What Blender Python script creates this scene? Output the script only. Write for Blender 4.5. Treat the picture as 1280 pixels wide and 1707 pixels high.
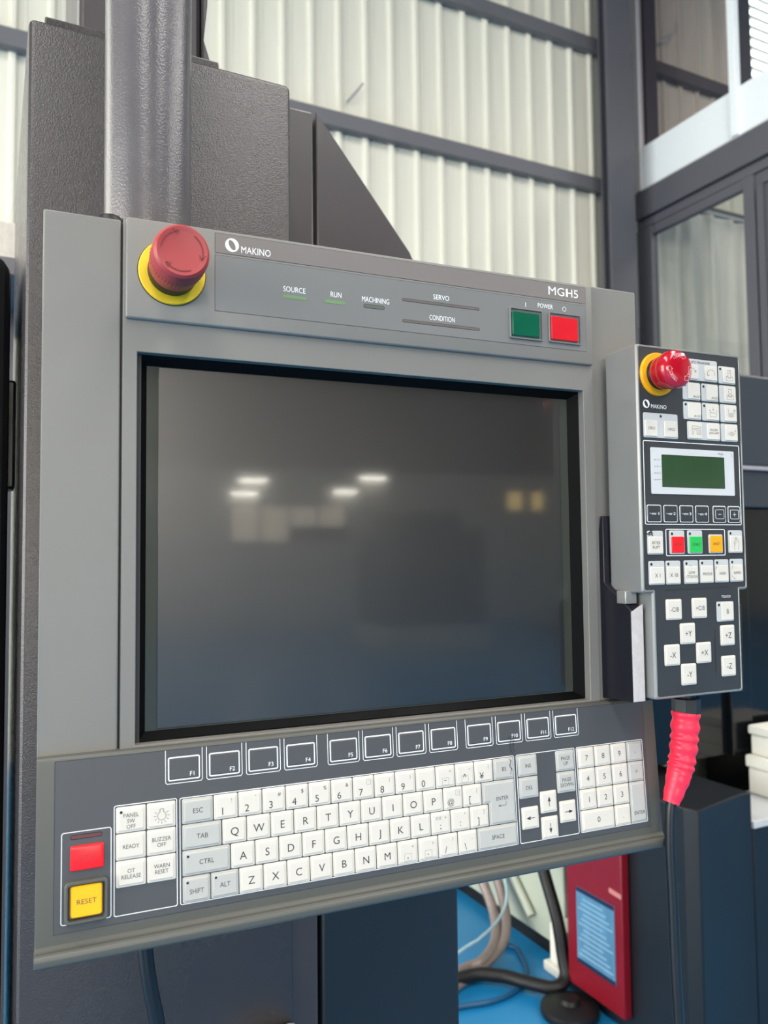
import bpy, bmesh, math, random
from mathutils import Matrix, Vector
random.seed(7)
for o in list(bpy.data.objects):
    bpy.data.objects.remove(o)
S = bpy.context.scene
COL = S.collection
R = math.radians
PI = math.pi
MM = 0.001

# ------------------------------------------------------------------ camera
cam_d = bpy.data.cameras.new('camera')
cam = bpy.data.objects.new('camera', cam_d)
COL.objects.link(cam)
cam_d.sensor_fit = 'VERTICAL'
cam_d.sensor_height = 36.0
cam_d.sensor_width = 27.0
cam_d.lens = 1330.0 / 1707.0 * 36.0
cam_d.clip_start = 0.01
cam_d.clip_end = 200
cam_d.dof.use_dof = True
cam_d.dof.focus_distance = 0.66
cam_d.dof.aperture_fstop = 9.0
cam.matrix_world = Matrix((
    (0.89651, -0.01408, -0.442799, -0.08557793),
    (-0.442896, -0.052408, -0.89504, -0.59633846),
    (-0.010604, 0.998526, -0.053221, 1.28753273),
    (0, 0, 0, 1)))
S.camera = cam

# ------------------------------------------------------------------ world, lights, exposure
W = bpy.data.worlds.new('world')
S.world = W
W.use_nodes = True
bg = W.node_tree.nodes['Background']
bg.inputs[0].default_value = (0.75, 0.85, 1.0, 1)
bg.inputs[1].default_value = 0.6


def area(name, loc, rot, sx, sy, power, col=(1, 1, 1)):
    d = bpy.data.lights.new(name, 'AREA')
    d.shape = 'RECTANGLE'
    d.size = sx
    d.size_y = sy
    d.energy = power
    d.color = col
    o = bpy.data.objects.new(name, d)
    o.location = loc
    o.rotation_euler = rot
    COL.objects.link(o)
    return o


# daylight as from assumed, unseen roof skylights (7.4 m up) and through the bay door / an added rear window
area('overhead_light', (-2.5, -4.0, 7.2), (0, 0, 0), 1.6, 9.0, 560, (1.0, 0.97, 0.92))
area('overhead_light', (3.0, -4.0, 7.2), (0, 0, 0), 1.6, 9.0, 560, (1.0, 0.97, 0.92))
area('overhead_light', (8.5, -4.0, 7.2), (0, 0, 0), 1.6, 9.0, 560, (1.0, 0.97, 0.92))  # added to brighten the office curtain; the roof has no opening here
area('door_daylight', (-8.8, 0.0, 2.6), (0, R(-90), 0), 4.6, 9.0, 820, (1.0, 0.98, 0.96))
area('window_daylight', (-3.2, -13.7, 3.4), (R(90), 0, 0), 7.0, 2.6, 520, (1.0, 0.97, 0.92))  # fill light, as from the added window behind the viewer

S.view_settings.view_transform = 'Standard'
S.view_settings.look = 'None'
S.view_settings.gamma = 1.0
S.view_settings.use_curve_mapping = False
S.view_settings.exposure = 0.0


# ------------------------------------------------------------------ materials
def lin(c):
    def f(v):
        v /= 255.0
        return v / 12.92 if v <= 0.04045 else ((v + 0.055) / 1.055) ** 2.4
    return (f(c[0]), f(c[1]), f(c[2]), 1.0)


def mat(name, col, rough=0.5, metal=0.0, var=0.06, vscale=25.0, bump=0.0, bscale=200.0, spec=0.5,
        coat=0.0, coat_r=0.1, emit=0.0, trans=0.0, rvar=0.08, col2=None, stretch=(1, 1, 1), ior=1.45, bdist=0.001):
    m = bpy.data.materials.new(name)
    m.use_nodes = True
    nt = m.node_tree
    b = nt.nodes['Principled BSDF']
    tc = nt.nodes.new('ShaderNodeTexCoord')
    mp = nt.nodes.new('ShaderNodeMapping')
    mp.inputs['Scale'].default_value = stretch
    nt.links.new(tc.outputs['Object'], mp.inputs[0])
    n = nt.nodes.new('ShaderNodeTexNoise')
    n.inputs['Scale'].default_value = vscale
    n.inputs['Detail'].default_value = 5
    nt.links.new(mp.outputs[0], n.inputs['Vector'])
    c = lin(col)
    if col2 is None:
        lo = tuple(max(0, x * (1 - var * 1.6)) for x in c[:3]) + (1,)
        hi = tuple(min(1, x * (1 + var * 1.6)) for x in c[:3]) + (1,)
    else:
        lo, hi = c, lin(col2)
    mx = nt.nodes.new('ShaderNodeMix')
    mx.data_type = 'RGBA'
    mx.inputs[6].default_value = lo
    mx.inputs[7].default_value = hi
    nt.links.new(n.outputs['Fac'], mx.inputs[0])
    nt.links.new(mx.outputs[2], b.inputs['Base Color'])
    mr = nt.nodes.new('ShaderNodeMapRange')
    mr.inputs[3].default_value = max(0.0, rough - rvar)
    mr.inputs[4].default_value = min(1.0, rough + rvar)
    nt.links.new(n.outputs['Fac'], mr.inputs[0])
    nt.links.new(mr.outputs[0], b.inputs['Roughness'])
    b.inputs['Metallic'].default_value = metal
    b.inputs['Specular IOR Level'].default_value = spec
    b.inputs['IOR'].default_value = ior
    if coat:
        b.inputs['Coat Weight'].default_value = coat
        b.inputs['Coat Roughness'].default_value = coat_r
    if trans:
        b.inputs['Transmission Weight'].default_value = trans
    if emit:
        b.inputs['Emission Color'].default_value = c
        b.inputs['Emission Strength'].default_value = emit
    if bump:
        n2 = nt.nodes.new('ShaderNodeTexNoise')
        n2.inputs['Scale'].default_value = bscale
        n2.inputs['Detail'].default_value = 3
        nt.links.new(tc.outputs['Object'], n2.inputs['Vector'])
        bp = nt.nodes.new('ShaderNodeBump')
        bp.inputs['Strength'].default_value = bump
        bp.inputs['Distance'].default_value = bdist
        nt.links.new(n2.outputs['Fac'], bp.inputs['Height'])
        nt.links.new(bp.outputs[0], b.inputs['Normal'])
    return m


def glass_mat(name, tint, gloss=0.08, rough=0.02):
    m = bpy.data.materials.new(name)
    m.use_nodes = True
    nt = m.node_tree
    nt.nodes.remove(nt.nodes['Principled BSDF'])
    out = nt.nodes['Material Output']
    t = nt.nodes.new('ShaderNodeBsdfTransparent')
    t.inputs[0].default_value = lin(tint)
    g = nt.nodes.new('ShaderNodeBsdfGlossy')
    g.inputs['Roughness'].default_value = rough
    mx = nt.nodes.new('ShaderNodeMixShader')
    mx.inputs[0].default_value = gloss
    nt.links.new(t.outputs[0], mx.inputs[1])
    nt.links.new(g.outputs[0], mx.inputs[2])
    nt.links.new(mx.outputs[0], out.inputs[0])
    return m


M = {}
M['paint'] = mat('grey_satin_paint', (119, 117, 113), 0.42, var=0.05, vscale=9, bump=0.05, bscale=900, spec=0.45)
M['paint_shaded'] = mat('grey_paint_shaded', (80, 81, 77), 0.42, var=0.05, vscale=9, bump=0.05, bscale=900, spec=0.45)  # same grey paint, its colour darkened for the weaker light low down
M['membrane'] = mat('slate_membrane', (73, 74, 77), 0.36, var=0.03, vscale=12, bump=0.04, bscale=2500, spec=0.45)
M['inlay'] = mat('slate_inlay', (115, 115, 114), 0.4, var=0.03, vscale=12, spec=0.4)
M['brand'] = mat('warm_grey_inlay', (118, 111, 108), 0.42, var=0.03, vscale=12, spec=0.4)
M['groove'] = mat('dark_groove', (42, 44, 46), 0.6)
M['gasket'] = mat('black_rubber_gasket', (7, 7, 8), 0.5, var=0.1, spec=0.1)
M['glass_edge'] = mat('grey_glass_margin', (58, 60, 54), 0.12, var=0.03, spec=0.5, rvar=0.03)
M['screen'] = mat('dark_lcd_glass', (22, 21, 22), 0.32, var=0.03, spec=1.0, coat=0.7, coat_r=0.05, rvar=0.02)
M['white_print'] = mat('white_print', (238, 240, 240), 0.5, var=0.02)
M['black_print'] = mat('dark_grey_print', (52, 52, 54), 0.6, var=0.05)
M['faint_print'] = mat('worn_grey_print', (120, 120, 120), 0.6, var=0.1)
M['red_print'] = mat('worn_dark_red_print', (176, 40, 40), 0.6, var=0.1)
M['pink_print'] = mat('worn_pink_print', (240, 186, 192), 0.5, var=0.1)
M['ink'] = mat('black_ink', (22, 22, 24), 0.6, var=0.1)
M['key_white'] = mat('white_key_plastic', (207, 201, 191), 0.36, var=0.02, vscale=60, spec=0.45)
M['key_grey'] = mat('pale_grey_key_plastic', (177, 176, 171), 0.36, var=0.02, vscale=60, spec=0.45)
M['key_tile'] = mat('light_grey_key_tile', (184, 186, 186), 0.38, var=0.03, vscale=60)
M['red_key'] = mat('bright_red_plastic', (228, 24, 34), 0.34, var=0.03, vscale=60)
M['yellow_key'] = mat('amber_yellow_plastic', (246, 178, 8), 0.36, var=0.04, vscale=60)
M['amber_key'] = mat('amber_orange_plastic', (232, 158, 22), 0.36, var=0.04, vscale=60)
M['green_key'] = mat('bright_green_plastic', (38, 176, 80), 0.36, var=0.03, vscale=60)
M['power_green'] = mat('dark_green_lens', (10, 86, 62), 0.2, var=0.06, vscale=90, coat=0.3)
M['power_red'] = mat('red_lens', (204, 30, 42), 0.22, var=0.04, vscale=90, coat=0.3)
M['bezel'] = mat('grey_switch_bezel', (108, 109, 108), 0.4, var=0.03)
M['led_green'] = mat('unlit_green_lens', (106, 138, 94), 0.4, var=0.05)
M['led_dim'] = mat('unlit_grey_lens', (88, 92, 84), 0.4, var=0.05)
M['led_red'] = mat('unlit_red_lens', (92, 52, 54), 0.4, var=0.05)
M['led_clear'] = mat('unlit_clear_lens', (98, 90, 86), 0.4, var=0.2, vscale=60)
M['estop_faded'] = mat('faded_red_plastic', (158, 56, 58), 0.46, var=0.06, vscale=50, bump=0.05, bscale=900)
M['estop_shadow'] = mat('dull_red_emboss', (128, 40, 44), 0.5, var=0.06)
M['estop_red'] = mat('glossy_red_plastic', (168, 12, 34), 0.18, var=0.05, vscale=60, coat=0.5)
M['estop_ring'] = mat('yellow_collar', (236, 192, 34), 0.45, var=0.06, vscale=40)
M['estop_ring2'] = mat('orange_yellow_collar', (232, 160, 20), 0.4, var=0.08, vscale=40)
M['black_plastic'] = mat('black_plastic', (20, 21, 24), 0.38, var=0.1)
M['black_metal'] = mat('black_coated_metal', (24, 24, 32), 0.33, var=0.12, vscale=30, bump=0.05, bscale=700)
M['bare_alu'] = mat('scuffed_bare_aluminium', (206, 198, 196), 0.5, metal=0.25, var=0.12, vscale=120, bump=0.2, bscale=500)
M['steel'] = mat('bright_steel', (170, 168, 164), 0.4, metal=0.7, var=0.1, vscale=90)
M['pendant'] = mat('silver_grey_casting_paint', (134, 134, 132), 0.32, metal=0.25, var=0.05, vscale=18, bump=0.08, bscale=300, spec=0.5)
M['face'] = mat('charcoal_faceplate', (51, 53, 56), 0.4, var=0.04, vscale=18, bump=0.03, bscale=2500)
M['lcd_frame'] = mat('pale_lcd_frame', (194, 195, 196), 0.42, var=0.03)
M['lcd'] = mat('olive_green_lcd', (46, 72, 46), 0.16, var=0.12, vscale=30, stretch=(1, 0.1, 1), coat=0.4, coat_r=0.05)
M['sleeve'] = mat('coral_red_sleeve', (242, 44, 72), 0.38, var=0.08, vscale=40, bump=0.25, bscale=160, spec=0.5, bdist=0.002)
M['cable'] = mat('black_cable_jacket', (26, 27, 30), 0.34, var=0.1)
M['hammer'] = mat('hammertone_charcoal_paint', (58, 54, 55), 0.27, var=0.06, vscale=20, bump=0.4, bscale=780, spec=0.55, bdist=0.001)
M['charcoal'] = mat('smooth_charcoal_paint', (70, 65, 67), 0.34, var=0.05, vscale=10, bump=0.12, bscale=420, spec=0.5)
M['slate_blue'] = mat('blue_slate_paint', (34, 37, 42), 0.34, var=0.06, vscale=6, bump=0.06, bscale=500)
M['pole'] = mat('silver_grey_hammertone', (96, 92, 94), 0.24, metal=0.2, var=0.06, vscale=30, bump=0.25, bscale=600, spec=0.6, bdist=0.001)
M['navy'] = mat('navy_black_paint', (23, 27, 32), 0.36, var=0.08, vscale=5, bump=0.06, bscale=500)
M['mach_dark'] = mat('dark_machine_paint', (46, 52, 60), 0.32, var=0.05, vscale=4)
M['mach_black'] = mat('black_machine_window', (12, 13, 16), 0.12, var=0.1)
M['trim_light'] = mat('lilac_grey_trim', (150, 146, 154), 0.35, var=0.05)
M['pale_plastic'] = mat('off_white_plastic', (228, 226, 216), 0.45, var=0.03)
M['pale_grey'] = mat('pale_grey_plastic', (188, 190, 192), 0.4, var=0.03)
M['wall'] = mat('cream_sheet_metal', (214, 211, 197), 0.46, var=0.04, vscale=3, stretch=(6, 6, 0.5), spec=0.4)
M['girt'] = mat('slate_steel_section', (98, 98, 103), 0.5, var=0.06, vscale=3)
M['column'] = mat('dark_slate_steel', (84, 84, 91), 0.5, var=0.05, vscale=3)
M['alu'] = mat('light_aluminium', (196, 196, 198), 0.4, metal=0.2, var=0.04)
M['white_panel'] = mat('white_board', (226, 231, 233), 0.5, var=0.02)
M['tint'] = glass_mat('brown_tinted_glass', (234, 229, 230), 0.06)
M['clear'] = glass_mat('clear_window_glass', (244, 246, 244), 0.06)
M['curtain'] = mat('grey_white_curtain', (214, 209, 201), 0.9, var=0.06, vscale=6, stretch=(6, 6, 0.6), spec=0.1)
M['daylight'] = mat('daylit_blind', (255, 253, 238), 0.6, emit=3.0, var=0.02)
M['floor'] = mat('blue_epoxy_floor', (25, 124, 180), 0.32, var=0.12, vscale=1.6, spec=0.5)
M['roof'] = mat('dark_roof_sheet', (70, 70, 72), 0.7, var=0.06, vscale=1)
M['upper'] = mat('charcoal_upper_wall', (56, 55, 56), 0.7, var=0.08, vscale=1)
M['lower'] = mat('light_lower_wall', (206, 203, 194), 0.6, var=0.08, vscale=1)
M['lamp'] = mat('lamp_diffuser', (255, 250, 236), 0.5, emit=70.0, var=0.01)
M['louver'] = mat('daylit_louver', (255, 240, 214), 0.5, emit=7.0, var=0.01)
M['amber_win'] = mat('lit_amber_window', (255, 220, 140), 0.5, emit=7.0, var=0.01)
M['checker'] = mat('galvanised_checker_plate', (188, 184, 178), 0.4, metal=0.4, var=0.15, vscale=90, bump=0.4, bscale=120)
M['red_case'] = mat('crimson_case', (120, 14, 30), 0.34, var=0.06, vscale=10)
M['red_side'] = mat('crimson_case_side', (140, 18, 32), 0.34, var=0.06, vscale=10)
M['doc'] = mat('blue_white_document', (82, 126, 158), 0.35, var=0.25, vscale=40, stretch=(1, 0.3, 3), coat=0.4)
M['doc_dark'] = mat('dark_blue_band', (24, 40, 66), 0.35, var=0.1)
M['doc_line'] = mat('pale_blue_print', (128, 164, 186), 0.4, var=0.1)
M['sticker'] = mat('faded_sticker', (190, 120, 118), 0.6, var=0.1)
M['white_mach'] = mat('pale_machine_paint', (172, 178, 164), 0.45, var=0.05, vscale=4)
M['hose'] = mat('pink_grey_braided_hose', (134, 122, 118), 0.4, metal=0.3, var=0.12, vscale=60, bump=0.4, bscale=300)
M['clear_tube'] = mat('pale_blue_plastic_tube', (150, 176, 188), 0.25, var=0.05)
M['blue_cable'] = mat('blue_cable', (16, 74, 112), 0.4, var=0.1)
M['rubber'] = mat('black_rubber', (12, 13, 15), 0.5, var=0.1)


# ------------------------------------------------------------------ mesh helpers
def T(x, y, z):
    return Matrix.Translation((x, y, z))


SMOOTH = set()


def finish(bm, ang=None):
    if ang is None:
        ang = 50 if id(bm) in SMOOTH else 20
    SMOOTH.discard(id(bm))
    bmesh.ops.recalc_face_normals(bm, faces=bm.faces[:])
    me = bpy.data.meshes.new('mesh')
    bm.to_mesh(me)
    bm.free()
    for p in me.polygons:
        p.use_smooth = True
    me.set_sharp_from_angle(angle=R(ang))
    return me


def put(name, me, material, parent=None, MB=None, ang=None):
    if isinstance(me, bmesh.types.BMesh):
        me = finish(me, ang)
    me.name = name
    if material is not None and not me.materials:
        me.materials.append(M[material])
    o = bpy.data.objects.new(name, me)
    COL.objects.link(o)
    if parent is not None:
        o.parent = parent
    if MB is not None:
        o.matrix_basis = MB
    return o


def empty(name, MB, label, cat, group=None):
    o = bpy.data.objects.new(name, None)
    COL.objects.link(o)
    o.matrix_basis = MB
    o.empty_display_size = 0.05
    return tag(o, label, cat, group)


def tag(o, label=None, cat=None, group=None, kind=None):
    if label:
        o['label'] = label
    if cat:
        o['category'] = cat
    if group:
        o['group'] = group
    if kind:
        o['kind'] = kind
    return o


def struct(o):
    o['kind'] = 'structure'
    return o


def addbox(bm, x0, x1, y0, y1, z0, z1):
    v = [bm.verts.new(p) for p in ((x0, y0, z0), (x1, y0, z0), (x1, y1, z0), (x0, y1, z0),
                                   (x0, y0, z1), (x1, y0, z1), (x1, y1, z1), (x0, y1, z1))]
    for f in ((0, 3, 2, 1), (4, 5, 6, 7), (0, 1, 5, 4), (1, 2, 6, 5), (2, 3, 7, 6), (3, 0, 4, 7)):
        bm.faces.new([v[i] for i in f])


def bevel(bm, w, seg=2, ang=30):
    bm.normal_update()
    es = [e for e in bm.edges if len(e.link_faces) == 2 and e.calc_face_angle(0) > R(ang)]
    if es and w:
        bmesh.ops.bevel(bm, geom=es, offset=w, segments=seg, affect='EDGES', profile=0.5, clamp_overlap=True)


def box(x0, x1, y0, y1, z0, z1, bev=0.0, seg=2):
    bm = bmesh.new()
    addbox(bm, x0, x1, y0, y1, z0, z1)
    bmesh.ops.recalc_face_normals(bm, faces=bm.faces[:])
    if bev:
        bevel(bm, bev, seg)
    return bm


def prism(poly, c0, c1, bev=0.0, seg=2):
    """2D polygon (a,b) extruded c0..c1"""
    bm = bmesh.new()
    lo = [bm.verts.new((p[0], p[1], c0)) for p in poly]
    hi = [bm.verts.new((p[0], p[1], c1)) for p in poly]
    n = len(poly)
    bm.faces.new(lo[::-1])
    bm.faces.new(hi)
    for i in range(n):
        bm.faces.new((lo[i], lo[(i + 1) % n], hi[(i + 1) % n], hi[i]))
    bmesh.ops.recalc_face_normals(bm, faces=bm.faces[:])
    if bev:
        bevel(bm, bev, seg)
    return bm


def rrect(w, h, r, n=4, cx=0.0, cy=0.0):
    r = max(1e-6, min(r, w / 2 - 1e-6, h / 2 - 1e-6))
    pts = []
    for (sx, sy, a0) in ((1, 1, 0), (-1, 1, 90), (-1, -1, 180), (1, -1, 270)):
        for i in range(n + 1):
            a = R(a0 + 90.0 * i / n)
            pts.append((cx + sx * (w / 2 - r) + r * math.cos(a), cy + sy * (h / 2 - r) + r * math.sin(a)))
    return pts


def loft(rings, cap0=False, cap1=True, closed=True):
    """rings: list of lists of 3D points"""
    bm = bmesh.new()
    vs = [[bm.verts.new(p) for p in r] for r in rings]
    n = len(rings[0])
    for a, b in zip(vs, vs[1:]):
        for i in range(n if closed else n - 1):
            bm.faces.new((a[i], a[(i + 1) % n], b[(i + 1) % n], b[i]))
    if cap0:
        bm.faces.new(vs[0][::-1])
    if cap1:
        bm.faces.new(vs[-1])
    return bm


def ring3(pts, c):
    return [(p[0], p[1], c) for p in pts]


def outline(w, h, r, t, c, thick=0.00015, n=5):
    """white printed rounded outline: flat closed ring with a little thickness"""
    o = rrect(w, h, r, n)
    i = rrect(w - 2 * t, h - 2 * t, max(r - t, 0.0002), n)
    return loft([ring3(o, c), ring3(o, c + thick), ring3(i, c + thick), ring3(i, c)], cap1=False)


def ribbon(lines, w, c, bm=None, thick=0.0):
    """flat strokes in the a,b plane at height c"""
    bm = bm or bmesh.new()
    for ln in lines:
        for (p, q) in zip(ln, ln[1:]):
            p = Vector(p)
            q = Vector(q)
            d = q - p
            if d.length < 1e-7:
                continue
            d.normalize()
            s = Vector((-d.y, d.x)) * (w / 2)
            e = d * (w * 0.35)
            vs = [bm.verts.new((v.x, v.y, c)) for v in (p - e - s, q + e - s, q + e + s, p - e + s)]
            bm.faces.new(vs)
    return bm


def arc(cx, cy, r, a0, a1, n=14, ry=None):
    ry = ry or r
    return [(cx + r * math.cos(R(a0 + (a1 - a0) * i / n)), cy + ry * math.sin(R(a0 + (a1 - a0) * i / n))) for i in range(n + 1)]


def lathe(prof, seg=48, mod=None, cap0=True, cap1=True):
    """prof: (r, c) pairs around the c axis"""
    rings = []
    for k, (r, c) in enumerate(prof):
        rg = []
        for i in range(seg):
            a = 2 * PI * i / seg
            rr = mod(k, i, r) if mod else r
            rg.append((rr * math.cos(a), rr * math.sin(a), c))
        rings.append(rg)
    bm = loft(rings, cap0, cap1)
    SMOOTH.add(id(bm))
    return bm


def spline(pts, n=8):
    P = [Vector(p) for p in pts]
    P = [P[0] * 2 - P[1]] + P + [P[-1] * 2 - P[-2]]
    out = []
    for i in range(1, len(P) - 2):
        for k in range(n):
            t = k / n
            a, b, c, d = P[i - 1], P[i], P[i + 1], P[i + 2]
            out.append(0.5 * ((2 * b) + (c - a) * t + (2 * a - 5 * b + 4 * c - d) * t * t + (3 * b - a - 3 * c + d) * t ** 3))
    out.append(P[-2])
    return out


def tube(pts, rad, seg=14, n=8, smooth=True):
    P = spline(pts, n) if smooth else [Vector(p) for p in pts]
    rings = []
    up = Vector((0.31, 0.2, 0.93))
    L = len(P)
    for i, p in enumerate(P):
        d = (P[min(i + 1, L - 1)] - P[max(i - 1, 0)]).normalized()
        a = d.cross(up)
        if a.length < 0.05:
            a = d.cross(Vector((1, 0, 0)))
        a.normalize()
        b = d.cross(a).normalized()
        r = rad(i / (L - 1)) if callable(rad) else rad
        rings.append([tuple(p + a * (r * math.cos(2 * PI * k / seg)) + b * (r * math.sin(2 * PI * k / seg))) for k in range(seg)])
    bm = loft(rings, True, True)
    SMOOTH.add(id(bm))
    return bm


_cap = {}


def text_bm(s):
    cu = bpy.data.curves.new('legend_curve', 'FONT')
    cu.body = s
    cu.size = 1.0
    cu.resolution_u = 3
    ob = bpy.data.objects.new('legend_tmp', cu)
    COL.objects.link(ob)
    me = bpy.data.meshes.new_from_object(ob)
    bpy.data.objects.remove(ob)
    bpy.data.curves.remove(cu)
    return me


def ref_cap():
    if 'h' not in _cap:
        me = text_bm('H')
        ys = [v.co.y for v in me.vertices]
        _cap['h'] = max(ys) - min(ys)
        bpy.data.meshes.remove(me)
    return _cap['h']


_txt = {}


def text_mesh(s, h, w=None, sx=1.0, c=0.0, center=True):
    """flat legend, cap height h; width w if given; centred on the origin in a, on cap middle in b"""
    key = (s, round(h, 6), w, sx, c)
    if key in _txt:
        return _txt[key]
    me = text_bm(s)
    k = h / ref_cap()
    xs = [v.co.x for v in me.vertices]
    x0, x1 = min(xs), max(xs)
    kx = k * sx if w is None else w / (x1 - x0)
    for v in me.vertices:
        v.co = Vector(((v.co.x - (x0 + x1) / 2) * kx, v.co.y * k - h / 2, c))
    _txt[key] = me
    return me


def legend(parent, s, h, x=0.0, y=0.0, c=0.0, m='black_print', w=None, sx=1.0, name='legend', rot=0.0):
    me = text_mesh(s, h, w, sx)
    if me.materials and me.materials[0] != M[m]:
        me = me.copy()
        me.materials.clear()
    return put(name, me, m, parent, T(x, y, c) @ Matrix.Rotation(rot, 4, 'Z'))


def strokes(parent, lines, w, c, m='black_print', x=0.0, y=0.0, s=1.0, name='legend_symbol'):
    bm = ribbon([[(px * s, py * s) for (px, py) in ln] for ln in lines], w, 0.0)
    return put(name, bm, m, parent, T(x, y, c))


def frame3(o, a, b, c):
    return Matrix(((a[0], b[0], c[0], o[0]), (a[1], b[1], c[1], o[1]), (a[2], b[2], c[2], o[2]), (0, 0, 0, 1)))


# ================================================================== THE SETTING
HX0, HX1, HY0, HY1, HZ = -9.0, 14.0, -14.0, 5.05, 7.5
struct(put('floor', box(HX0, HX1, HY0, HY1, -0.1, 0.0), 'floor'))
struct(put('ceiling', box(HX0, HX1, HY0, HY1, HZ, HZ + 0.1), 'roof'))
struct(put('wall_left', box(HX0 - 0.1, HX0, HY0, HY1, 0, HZ), 'wall'))
struct(put('wall_right', box(HX1, HX1 + 0.1, HY0, HY1, 0, HZ), 'lower'))
wb = put('wall_behind', box(HX0, HX1, HY0 - 0.1, HY0, 0, 2.9), 'lower')
struct(wb)
put('upper_cladding', box(HX0, HX1, HY0 - 0.1, HY0, 2.9, HZ), 'upper', wb)
wall = struct(put('wall_back', box(HX0, HX1, HY1, HY1 + 0.08, 0, HZ), 'wall'))

# corrugated cladding sheets: four ribs each
PIT = 0.2325
SW = PIT * 4


def sheet_mesh():
    prof = []
    for k in range(4):
        x = k * PIT
        prof += [(x, 0.0), (x + 0.085, 0.0), (x + 0.103, -0.032), (x + 0.128, -0.032), (x + 0.146, 0.0),
                 (x + 0.186, 0.0), (x + 0.189, -0.004), (x + 0.196, -0.004), (x + 0.199, 0.0)]
    prof.append((SW, 0.0))
    bm = bmesh.new()
    a = [bm.verts.new((p[0], p[1], 0)) for p in prof]
    b = [bm.verts.new((p[0], p[1], HZ)) for p in prof]
    for i in range(len(prof) - 1):
        bm.faces.new((a[i], a[i + 1], b[i + 1], b[i]))
    me = finish(bm, 20)
    return me


sm = sheet_mesh()
for k in range(15):
    put('cladding_sheet', sm, 'wall', wall, T(-3.36 + k * SW, 5.035, 0))

# horizontal wall girts (channel sections)
for i, zt in enumerate((3.38, 4.72, 6.05, 7.35)):
    z0 = zt - 0.12
    poly = [(4.93, z0), (5.0, z0), (5.0, z0 + 0.012), (4.945, z0 + 0.012), (4.945, zt - 0.012), (5.0, zt - 0.012), (5.0, zt), (4.93, zt)]
    bm = prism(poly, -3.3, 10.4)
    o = struct(put('trim_%d' % (i + 1), bm, 'girt'))
    o.matrix_basis = frame3((0, 0, 0), (0, 1, 0), (0, 0, 1), (1, 0, 0))

# steel column beside the mezzanine
bm = bmesh.new()
addbox(bm, 4.735, 5.02, 4.62, 4.645, 0, HZ)
addbox(bm, 4.955, 4.98, 4.645, 4.895, 0, HZ)
addbox(bm, 4.90, 5.20, 4.895, 4.92, 0, HZ)
col = struct(put('trim_5', bm, 'column'))
struct(put('trim_6', box(5.43, 5.58, 4.86, 4.925, 4.5, HZ, 0.004), 'column'))
tag(put('wall_hook', tube([(5.69, 4.99, 6.25), (5.78, 4.93, 6.31), (5.87, 4.9, 6.366), (5.9, 4.9, 6.48)], 0.012), 'alu'),
    'small pale bent rod sticking out of the wall behind the tinted glass', 'rod')
tag(put('wall_tie', tube([(2.394, 5.0, 4.857), (2.45, 4.975, 4.93), (2.52, 4.96, 5.02)], 0.008), 'trim_light'),
    'thin pinkish tie rod on the cream wall above the lower girt', 'rod')

# mezzanine office front (plane x = 5.3, running towards the viewer)
struct(put('trim_7', box(5.24, 5.36, 2.4, 4.86, 4.345, 4.60, 0.006), 'column'))
struct(put('trim_8', box(5.27, 5.335, 2.4, 4.86, 4.255, 4.335, 0.006), 'column'))
struct(put('trim_9', box(5.26, 5.34, 4.68, 4.86, 0, 4.25, 0.006), 'column'))
struct(put('trim_10', box(5.26, 5.34, 3.6, 3.70, 0, 4.25, 0.006), 'column'))
office = struct(put('wall_office', box(5.29, 5.33, 2.4, 3.6, 0, 4.25), 'column'))
for y in (3.55, 3.42, 3.26):
    put('door_stile', box(5.262, 5.29, y - 0.03, y + 0.03, 0, 4.13, 0.004), 'column', office)
put('door_head', box(5.262, 5.29, 2.4, 3.52, 4.14, 4.2, 0.004), 'column', office)
w2 = struct(put('window_2', box(5.297, 5.303, 3.7, 4.68, 2.2, 4.22), 'clear'))
put('window_sill', box(5.26, 5.34, 3.7, 4.68, 2.1, 2.2, 0.004), 'column', w2)
put('window_frame', box(5.27, 5.33, 3.7, 4.68, 4.17, 4.25, 0.004), 'column', w2)
kb = struct(put('trim_11', box(5.285, 5.315, 2.4, 4.80, 4.63, 5.03, 0.004), 'white_panel'))
put('edge_rail', box(5.27, 5.33, 2.4, 4.86, 4.60, 4.63, 0.004), 'alu', kb)
struct(put('trim_12', box(5.27, 5.33, 4.80, 4.875, 4.60, HZ, 0.004), 'alu'))
struct(put('trim_13', box(5.25, 5.31, 3.72, 3.79, 4.63, HZ, 0.006), 'white_panel'))
struct(put('window_3', box(5.297, 5.303, 3.79, 4.80, 5.03, HZ), 'tint'))
# curtain behind the office window, hung on a rail along the wall
bm = bmesh.new()
n = 120
a = []
b = []
for i in range(n + 1):
    x = 5.5 + 1.75 * i / n
    y = 4.82 + 0.055 * math.sin(i * 0.36) + 0.022 * math.sin(i * 0.61 + 1.0)
    yt = 4.84 + 0.4 * (y - 4.84)
    a.append(bm.verts.new((x, y, 1.4)))
    b.append(bm.verts.new((x, yt, 4.57)))
for i in range(n):
    bm.faces.new((a[i], a[i + 1], b[i + 1], b[i]))
cu = empty('curtain', T(6.3, 4.84, 1.4), 'grey white curtain hanging behind the office window below the white board', 'curtain')
put('fabric', bm, 'curtain', cu, T(-6.3, -4.84, -1.4), 60)
put('rail', tube([(-0.75, 0, 3.2), (0.9, 0, 3.2)], 0.018, smooth=False), 'alu', cu)
# daylit window with blinds high on the back wall
w1 = struct(put('window_1', box(7.0, 9.6, 4.975, 4.995, 6.2, 7.45), 'daylight'))
for k in range(11):
    put('blind_slat', box(7.0, 9.6, 4.94, 4.972, 6.22 + k * 0.112, 6.255 + k * 0.112, 0.004), 'white_panel', w1)
put('window_frame', box(6.87, 7.0, 4.93, 4.995, 6.1, 7.48, 0.004), 'column', w1)

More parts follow.
